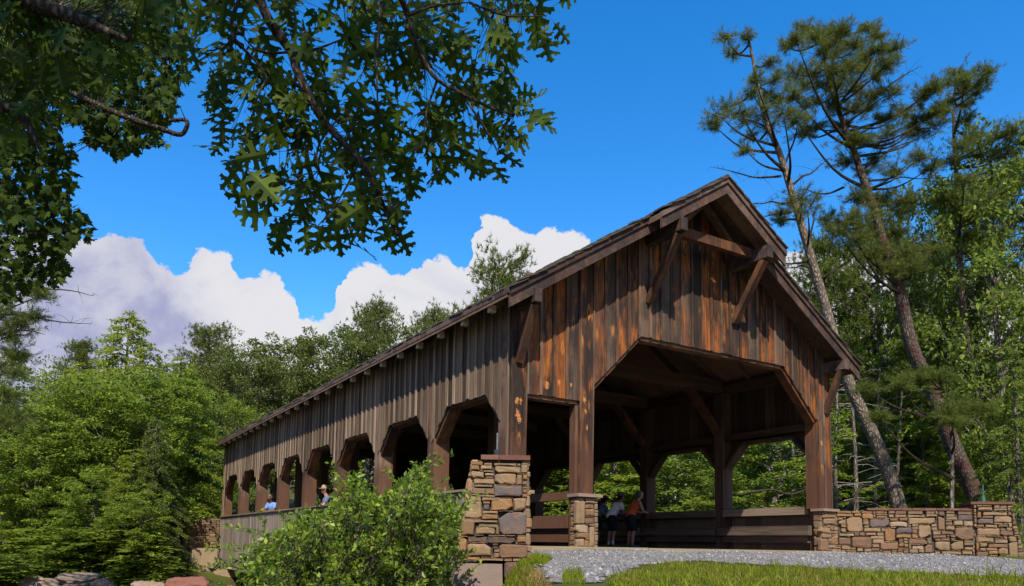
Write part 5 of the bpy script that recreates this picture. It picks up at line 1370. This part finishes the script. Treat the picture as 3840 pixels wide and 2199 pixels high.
# near oak leaves hanging before the maple, dark and close
oak2 = thing('oak_tree', 'near dark oak boughs with large lobed leaves across the upper left corner', 'tree', tuple(at_depth(-1300, 2600, 3.4)))
P = smooth_path(px_path([(-900, 1500), (-700, 300), (-200, -60), (200, 40), (480, 150)], 3.35, dj=0.04), 4)
MB().tube(P, list(np.linspace(0.10, 0.012, len(P))), 7).build('branch', M['twig'], oak2, True)
P2 = smooth_path(px_path([(-700, 300), (-200, 350), (60, 420), (150, 560)], 3.35, dj=0.04), 4)
MB().tube(P2, list(np.linspace(0.05, 0.008, len(P2))), 6).build('branch', M['twig'], oak2, True)
PA = np.array(P + P2)
pos = sample_poly([(-60,-60),(640,-60),(600,120),(560,250),(430,330),(330,300),(270,380),(180,430),(130,560),(-60,640)], 300, 30, np.random.default_rng(12))
tw = MB(); r = np.random.default_rng(14)
for i, (u, v) in enumerate(pos):
    p, tip, nr, sz = view_leaf(u, v - 45, 3.7 + r.normal() * 0.22, 0.135, r)
    o = bpy.data.objects.new('leaf', OAK[i % 4]); COL.objects.link(o); o.parent = oak2
    o.matrix_parent_inverse = Matrix.Translation(-Vector(LOC[oak2.name]))
    o.matrix_basis = Matrix.Translation(p) @ (leaf_frame(tip, nr) * sz).to_4x4()
    st = p - tip * sz * 0.2; jn = PA[np.argmin(np.linalg.norm(PA - np.array(st), axis=1))]
    tw.tube([jn, (Vector(jn) + st) / 2 + Vector((0, 0, 0.02)), st], [0.003, 0.0024, 0.0014], 3, False)
tag(tw.build('twig_work', M['twig'], oak2), kind='stuff')

# ---- the shrub in front of the bridge
bush_poly = [(905,2230),(925,2090),(985,2040),(1060,2000),(1105,1950),(1130,1925),(1225,1925),(1275,1865),(1310,1800),(1340,1790),(1365,1850),(1440,1865),(1500,1830),(1545,1750),(1590,1765),(1610,1850),(1670,1870),(1715,1900),(1720,1990),(1700,2100),(1690,2230)]
bD = 9.3
b0 = at_depth(1330, 2500, bD); bzg = float(hgt(b0[0], b0[1]))
bush = thing('leafy_shrub', 'large glossy green shrub in front of the bridge side left of the pillar', 'shrub', (b0[0], b0[1], bzg))
r = np.random.default_rng(17)
stems = MB(); C, Dv, Nn, Ln = [], [], [], []
pos = sample_poly(bush_poly, 1050, 13, r)
for u, v in pos:
    D = bD + r.normal() * 0.55
    c = at_depth(u, v, D)
    d = unit(CR * ((u - 1330) / 420.0 + r.normal() * 0.45) + _up * (0.75 + r.normal() * 0.35) + CF * r.normal() * 0.6)
    ln = r.uniform(0.14, 0.30); st = c - d * ln * 0.6
    stems.tube([st - d * 0.2 + [0, 0, -0.08], st, c + d * ln * 0.4], [0.005, 0.004, 0.002], 3, False)
    k = r.integers(11, 18); s = np.linspace(-0.6, 0.45, k)
    perp = unit(np.cross(d, r.normal(size=(k, 3))))
    C.append(c + d * (s * ln)[:, None]); Dv.append(d * 0.55 + perp * 0.85); Nn.append(_up + r.normal(size=(k, 3)) * 0.55); Ln.append(r.uniform(0.055, 0.095, k))
for _ in range(85):                           # long free shoots
    k0 = pos[r.integers(len(pos))]
    if 1090 < k0[0] < 1290 and k0[1] < 2010: continue
    c = at_depth(k0[0], k0[1], bD + r.normal() * 0.6)
    d = unit(CR * ((k0[0] - 1330) / 330.0 + r.normal() * 0.5) + _up * (0.8 + r.normal() * 0.4) + CF * r.normal() * 0.5); ln = r.uniform(0.35, 0.62)
    bend = _up * -0.25 * ln
    stems.tube([c - d * 0.1, c + d * ln * 0.5, c + d * ln + bend * 0.5], [0.006, 0.004, 0.002], 3, False)
    k = r.integers(20, 30); s = np.sort(r.uniform(0.1, 1.05, k)); perp = unit(np.cross(d, r.normal(size=(k, 3))))
    C.append(c + d * (s * ln)[:, None] + bend * 0.5 * (s * s)[:, None]); Dv.append(d * 0.6 + perp * 0.85); Nn.append(_up + r.normal(size=(k, 3)) * 0.6); Ln.append(r.uniform(0.05, 0.09, k))
for k in range(9):
    e_ = at_depth(r.uniform(1000, 1680), r.uniform(1850, 1980), bD + r.normal() * 0.4)
    s0 = np.array([b0[0], b0[1], bzg - 0.1]) + r.normal(size=3) * [0.25, 0.25, 0]
    P = smooth_path([s0, (s0 * 0.6 + e_ * 0.4) + [0, 0, 0.15], e_], 4)
    stems.tube(P, list(np.linspace(0.028, 0.008, len(P))), 5)
tag(stems.build('stem', M['twig'], bush), kind='stuff')
C, Dv, Nn, Ln = map(np.concatenate, (C, Dv, Nn, Ln))
V, F = rhombs(C, Dv, Nn, Ln, Ln * 0.52)
obj('foliage', np_mesh('foliage', V, F), M['bushleaf'], bush)

# ---- grass
def blades(px_, py_, h_, wd, r, lean_=0.35):
    n_ = len(px_); a = r.uniform(0, 6.28, n_); lb = np.abs(r.normal(size=n_)) * lean_
    base = np.stack([px_, py_, hgt(px_, py_) - 0.01], -1)
    ld = np.stack([np.cos(a), np.sin(a), np.zeros(n_)], -1); b = a + r.uniform(-1.6, 1.6, n_)
    sd = np.stack([np.cos(b), np.sin(b), np.zeros(n_)], -1) * (wd * 0.5)[:, None]
    m1 = base + _up * (h_ * 0.45)[:, None] + ld * (h_ * lb * 0.2)[:, None]; m2 = base + _up * (h_ * 0.8)[:, None] + ld * (h_ * lb * 0.65)[:, None]
    tp = base + _up * (h_ * (1 - 0.25 * np.minimum(lb, 1.5)))[:, None] + ld * (h_ * lb * 1.2)[:, None]
    V = np.stack([base - sd, base + sd, m1 + sd * 0.85, m1 - sd * 0.85, m2 + sd * 0.5, m2 - sd * 0.5, tp], 1).reshape(-1, 3)
    T = np.array([(0, 1, 2), (0, 2, 3), (3, 2, 4), (3, 4, 5), (5, 4, 6)])
    return V, (T[None] + (np.arange(n_) * 7)[:, None, None]).reshape(-1, 3)
r = np.random.default_rng(23)
parts, dry = [], []
def scatter(n_, poly_xy, hmean, hsd, w_, arr, lean_=0.35):
    P = np.array(poly_xy); x = r.uniform(P[:, 0].min(), P[:, 0].max(), n_ * 6); y = r.uniform(P[:, 1].min(), P[:, 1].max(), n_ * 6)
    k = inside(poly_xy, x, y); x, y = x[k][:n_], y[k][:n_]
    cl = 0.6 + 0.8 * (0.5 + 0.5 * np.sin(x * 3.1 + 1.7 * np.sin(y * 2.3)) * np.cos(y * 2.7))
    arr.append(blades(x, y, np.clip(np.abs(hmean + r.normal(size=len(x)) * hsd) * cl, 0.02, 1), w_ * r.uniform(0.6, 1.3, len(x)), r, lean_))
fg = [tuple(p) for p in low[1:]]
near = [tuple((CAM + CF * 0)[:2] + _fw[:2] * 4.6 + _r[:2] * l) for l in (6.5, 4.5, 2.5, 0.9)]
GR = [(float(a), float(b)) for a, b in fg + [tuple(low[-1] + (low[-1] - low[-3]) * 0.8)] + near]
scatter(40000, GR, 0.04, 0.016, 0.007, parts, 0.7)
scatter(1500, GR, 0.10, 0.04, 0.009, parts, 0.7)
scatter(4500, GR, 0.05, 0.03, 0.006, dry, 0.9)
# tall tufts that stand up against the road
for u, v, hh, kk_ in ((2905, 2150, 0.30, 16), (3010, 2150, 0.24, 14), (3160, 2165, 0.22, 14), (3420, 2170, 0.20, 12), (3500, 2165, 0.16, 10), (3640, 2180, 0.26, 12), (3720, 2180, 0.32, 14), (3790, 2185, 0.24, 12), (2640, 2135, 0.16, 10), (2750, 2150, 0.18, 12), (2500, 2150, 0.16, 12), (3300, 2180, 0.2, 10), (2420, 2165, 0.16, 10), (2850, 2170, 0.2, 10)):
    p = ground_hit(u, v); kk_ *= 2
    parts.append(blades(p[0] + r.normal(size=kk_) * 0.05, p[1] + r.normal(size=kk_) * 0.05, hh * 0.75 * r.uniform(0.45, 1.0, kk_), 0.009 * r.uniform(0.7, 1.3, kk_), r, 0.45))
# strip along the wall, patch by the pillar, bank left of the road
strip = [tuple(W0[:2] + exW[:2] * a + nW[:2] * b) for a, b in ((0.45, 0.06), (lenW + 1.1, 0.06), (lenW + 3.0, 0.10), (lenW + 3.0, 0.55), (lenW + 1.0, 0.42), (1.1, 0.20))]
scatter(6000, [(float(a), float(b)) for a, b in strip], 0.05, 0.02, 0.006, parts)
def px_poly(pts_): return [tuple(map(float, ground_hit(u, v)[:2])) for u, v in pts_]
scatter(2500, px_poly([(1992, 2120), (1995, 2090), (2040, 2092), (2072, 2105), (2040, 2125)]), 0.08, 0.03, 0.007, parts)
scatter(3000, px_poly([(1890, 2198), (1895, 2130), (1960, 2120), (2010, 2135), (2020, 2198)]), 0.09, 0.04, 0.008, parts, 0.6)
scatter(900, px_poly([(1960, 2198), (1965, 2150), (2030, 2150), (2050, 2198)]), 0.05, 0.03, 0.006, dry, 0.9)
dl = lambda D_, L_: tuple(map(float, CAM[:2] + _fw[:2] * D_ + _r[:2] * L_))
scatter(5200, [dl(5.2, -0.1), dl(5.2, 0.36), dl(7.5, 0.40), dl(9.2, 0.52), dl(10.0, 0.55), dl(10.0, 0.2), dl(8, -0.1)], 0.07, 0.03, 0.008, parts, 0.6)
scatter(900, [dl(5.2, 0.05), dl(5.2, 0.45), dl(8.0, 0.50), dl(9.0, 0.4), dl(8, 0.1)], 0.08, 0.03, 0.007, dry, 0.8)
scatter(500, px_poly([(2105, 2195), (2115, 2165), (2180, 2165), (2200, 2195)]), 0.09, 0.03, 0.007, parts)
scatter(9000, [(-6.5, -9.5), (-2.6, -3.2), (-2.2, -1.6), (-4.5, -2.0), (-9, -6)], 0.16, 0.06, 0.008, parts)
V, F = join(parts)
tag(obj('grass', np_mesh('grass', V, F), M['grass']), 'green grass with tall tufts on the bank below the road', 'grass', kind='stuff')
V, F = join(dry)
tag(obj('dry_grass', np_mesh('dry_grass', V, F), M['drygrass']), 'dry yellow grass among the green on the bank', 'grass', kind='stuff')
# ------------------------------------------------------------------ visitors
def remeshed(name, shapes, voxel, mat, parent, smooth_it=6):
    """shapes: list of (p0, r0, p1, r1) tapered limbs fused into one skin"""
    bm = bmesh.new()
    for p0, r0, p1, r1 in shapes:
        p0, p1 = Vector(p0), Vector(p1)
        for p, q_ in ((p0, r0), (p1, r1)):
            ret = bmesh.ops.create_icosphere(bm, subdivisions=2, radius=q_)
            for v in ret['verts']: v.co += p
        d = p1 - p0
        if d.length > 1e-4:
            ret = bmesh.ops.create_cone(bm, cap_ends=True, segments=12, radius1=r0, radius2=r1, depth=d.length)
            Mx = Matrix.Translation((p0 + p1) / 2) @ d.to_track_quat('Z', 'Y').to_matrix().to_4x4()
            for v in ret['verts']: v.co = Mx @ v.co
    me = bpy.data.meshes.new(name); bm.to_mesh(me); bm.free()
    tmp = bpy.data.objects.new('tmp', me); COL.objects.link(tmp)
    md = tmp.modifiers.new('r', 'REMESH'); md.mode = 'VOXEL'; md.voxel_size = voxel
    ms = tmp.modifiers.new('s', 'SMOOTH'); ms.iterations = smooth_it; ms.factor = 0.5
    dg = bpy.context.evaluated_depsgraph_get()
    me2 = bpy.data.meshes.new_from_object(tmp.evaluated_get(dg)); me2.name = name
    bpy.data.objects.remove(tmp); bpy.data.meshes.remove(me)
    me2.materials.clear(); me2.materials.append(mat)
    return obj(name, me2, mat, parent, True)

def person(label, loc, rotz, skin, shirt, shorts, lean_=0.35, hat=None, hair='hair', sleeve=True, socks=False, pack=False, H=1.75, group=None, arm_z=1.05, arm_y=0.42, twist=0.0, cap=False):
    """faces +Y before rotation, leaning forward, forearms on the rail"""
    t = bpy.data.objects.new('person', None); COL.objects.link(t); t.location = loc; t.rotation_euler = (0, 0, rotz); t.scale = (H / 1.75,) * 3
    tag(t, label, 'person', group)
    hip = Vector((0, -0.10, 0.93)); ca, sa = math.cos(lean_), math.sin(lean_)
    def up(d, x=0, f=0): return hip + Vector((x, sa * d + ca * f, ca * d - sa * f))
    chest, neck = up(0.38), up(0.56)
    head = neck + Vector((0.03 * twist, 0.055 + 0.05 * sa, 0.15))
    B = [(hip, 0.135, up(0.2), 0.125), (up(0.2), 0.125, chest, 0.14), (up(0.0, -0.07), 0.11, up(0, 0.07), 0.11), (up(0.44, -0.12), 0.085, up(0.44, 0.12), 0.085),
         (up(0.5), 0.065, head - Vector((0, 0, 0.06)), 0.052), (head + Vector((0, 0, -0.02)), 0.085, head + Vector((0, 0.01, 0.05)), 0.095), (head + Vector((0, 0.06, -0.06)), 0.045, head + Vector((0, 0.05, -0.02)), 0.06),
         (head + Vector((0, 0.098, 0.0)), 0.014, head + Vector((0, 0.108, -0.02)), 0.016)]
    for s in (-1, 1): B.append((head + Vector((s * 0.092, -0.005, -0.01)), 0.014, head + Vector((s * 0.097, -0.01, 0.02)), 0.018))
    S_, P_, SH, SK = [(hip + Vector((0, 0, 0.02)), 0.15, up(0.2), 0.145), (up(0.2), 0.145, chest, 0.16), (up(0.0, -0.07), 0.125, up(0, 0.07), 0.125), (up(0.45, -0.13), 0.095, up(0.45, 0.13), 0.095), (up(0.3, -0.09), 0.11, up(0.3, 0.09), 0.11)], [], [], []
    P_ += [(hip + Vector((-0.07, 0, -0.02)), 0.135, hip + Vector((0.07, 0, -0.02)), 0.135)]
    for s in (-1, 1):
        h0 = hip + Vector((s * 0.09, 0, -0.04)); kn = Vector((s * 0.105, -0.02, 0.50)); an = Vector((s * 0.11, -0.08, 0.09)); toe = Vector((s * 0.13, 0.11, 0.035))
        B += [(h0, 0.10, kn, 0.058), (kn, 0.058, kn * 0.6 + an * 0.4 + Vector((0, -0.02, 0)), 0.060), (kn * 0.6 + an * 0.4 + Vector((0, -0.02, 0)), 0.060, an, 0.038)]
        P_ += [(h0, 0.125, kn + Vector((0, 0, 0.06)), 0.098)]
        SH.append((an + Vector((0, -0.02, -0.045)), 0.048, toe + Vector((0, 0, 0.005)), 0.042))
        SK.append((an + Vector((0, 0, 0.10)), 0.050, an, 0.046))
        sh_ = up(0.46, s * 0.19); wr = Vector((s * 0.10, arm_y, arm_z)); el = (sh_ + wr) / 2 + Vector((s * 0.09, -0.06, -0.10))
        B += [(sh_, 0.058, el, 0.043), (el, 0.043, wr, 0.029)]
        hd = (wr - el).normalized(); side = Vector((1, 0, 0))
        palm = wr + hd * 0.07 + Vector((0, 0, 0.0))
        B.append((wr, 0.028, palm, 0.032))
        for k, fl in enumerate((0.075, 0.085, 0.08, 0.065)):
            a0 = palm + side * (k - 1.5) * 0.019 + hd * 0.02; a1 = a0 + hd * fl * 0.55; a2 = a1 + hd * fl * 0.3 + Vector((0, 0, -fl * 0.4))
            B += [(a0, 0.009, a1, 0.0085), (a1, 0.0085, a2, 0.008)]
        B.append((wr + hd * 0.035 - side * s * 0.025, 0.011, palm - side * s * 0.055 + hd * 0.02, 0.009))
        if sleeve: S_ += [(sh_, 0.078, sh_ * 0.45 + el * 0.55, 0.066)]
    remeshed('body', B, 0.015, M[skin], t, 2)
    remeshed('shirt', S_, 0.02, M[shirt], t, 4)
    remeshed('shorts', P_, 0.02, M[shorts], t, 4)
    remeshed('shoes', SH, 0.014, M['c_grey'], t, 2)
    if socks: remeshed('socks', SK, 0.012, M['c_sock'], t, 1)
    hc = head + Vector((0, -0.01, 0.055))
    if hair: remeshed('hair', [(hc + Vector((0, -0.02, 0.01)), 0.100, hc + Vector((0, -0.035, -0.05)), 0.088)], 0.014, M['c_' + hair], t, 2)
    if hat:
        hb = MB()
        c = hc + Vector((0, 0, 0.015))
        prof = [(0.118, 0.0), (0.112, 0.05), (0.092, 0.095), (0.05, 0.118), (0.0, 0.122)]
        V, F = [], []
        for q_, z in prof:
            for k in range(18): V.append(c + Vector((math.cos(k * math.pi / 9) * q_, math.sin(k * math.pi / 9) * q_ * 1.08, z)))
        for i in range(len(prof) - 1):
            for k in range(18): F.append((i * 18 + k, i * 18 + (k + 1) % 18, (i + 1) * 18 + (k + 1) % 18, (i + 1) * 18 + k))
        hb.add(V, F)
        V, F = [], []
        for q_, z in ((0.117, 0.008), (0.2, -0.012), (0.2, -0.020), (0.117, -0.004)):
            for k in range(18):
                an_ = k * math.pi / 9; f = max(0.0, math.sin(an_)) if cap else 1.0
                qq = 0.117 + (q_ - 0.117) * f
                V.append(c + Vector((math.cos(an_) * qq, math.sin(an_) * qq * 1.08, z)))
        for i in range(4):
            for k in range(18): F.append((i * 18 + k, i * 18 + (k + 1) % 18, ((i + 1) % 4) * 18 + (k + 1) % 18, ((i + 1) % 4) * 18 + k))
        hb.add(V, F); hb.build('hat', M[hat], t, True)
    if pack:
        remeshed('backpack', [(up(0.12, -0.07, -0.22), 0.10, up(0.42, -0.06, -0.22), 0.09), (up(0.12, 0.07, -0.22), 0.10, up(0.42, 0.06, -0.22), 0.09)], 0.02, M['c_black'], t, 4)
    # eyes and mouth
    fm = MB()
    for s in (-1, 1): fm.box(head.x + s * 0.034 - 0.011, head.x + s * 0.034 + 0.011, head.y + 0.086, head.y + 0.099, head.z + 0.012, head.z + 0.022)
    fm.box(head.x - 0.024, head.x + 0.024, head.y + 0.094, head.y + 0.105, head.z - 0.064, head.z - 0.056)
    fm.build('face_features', M['c_hair'], t)
    return t
BLX = 0.40
ry = -math.pi / 2                                # facing +X, towards the right rail
person('bent visitor in slate blue shirt with black backpack and dark hat, leftmost of the three', (8.22, 7.70, 0.004), ry + 0.15, 'skin', 'c_slate', 'c_black', 0.78, hat='c_black', pack=True, group='visitors at the far rail')
person('visitor in white t-shirt, brimmed hat and black shorts leaning on the rail', (8.20, 6.86, 0.004), ry - 0.1, 'skin', 'c_white', 'c_black', 0.60, hat='c_taupe', socks=True, group='visitors at the far rail')
person('visitor in sleeveless orange top and black shorts beside the dark inner post', (8.22, 5.98, 0.004), ry - 0.2, 'skin', 'c_orangecloth', 'c_black', 0.50, sleeve=False, group='visitors at the far rail', hair='grey')
person('dark-haired man in blue t-shirt leaning out over the rail, third arch from far end', (BLX, 17.35, 0.004), math.pi / 2 + 0.5, 'darkskin', 'c_blue', 'c_grey', 0.28, arm_y=0.40, arm_z=1.10, group='visitors at the near rail')
person('man in khaki cap whose head shows just above the shrub', (0.55, 11.55, 0.004), math.pi / 2 - 0.2, 'skin', 'c_slate', 'c_grey', 0.15, hat='c_khaki', cap=True, arm_y=0.36, arm_z=1.10, group='visitors at the near rail', H=1.72)
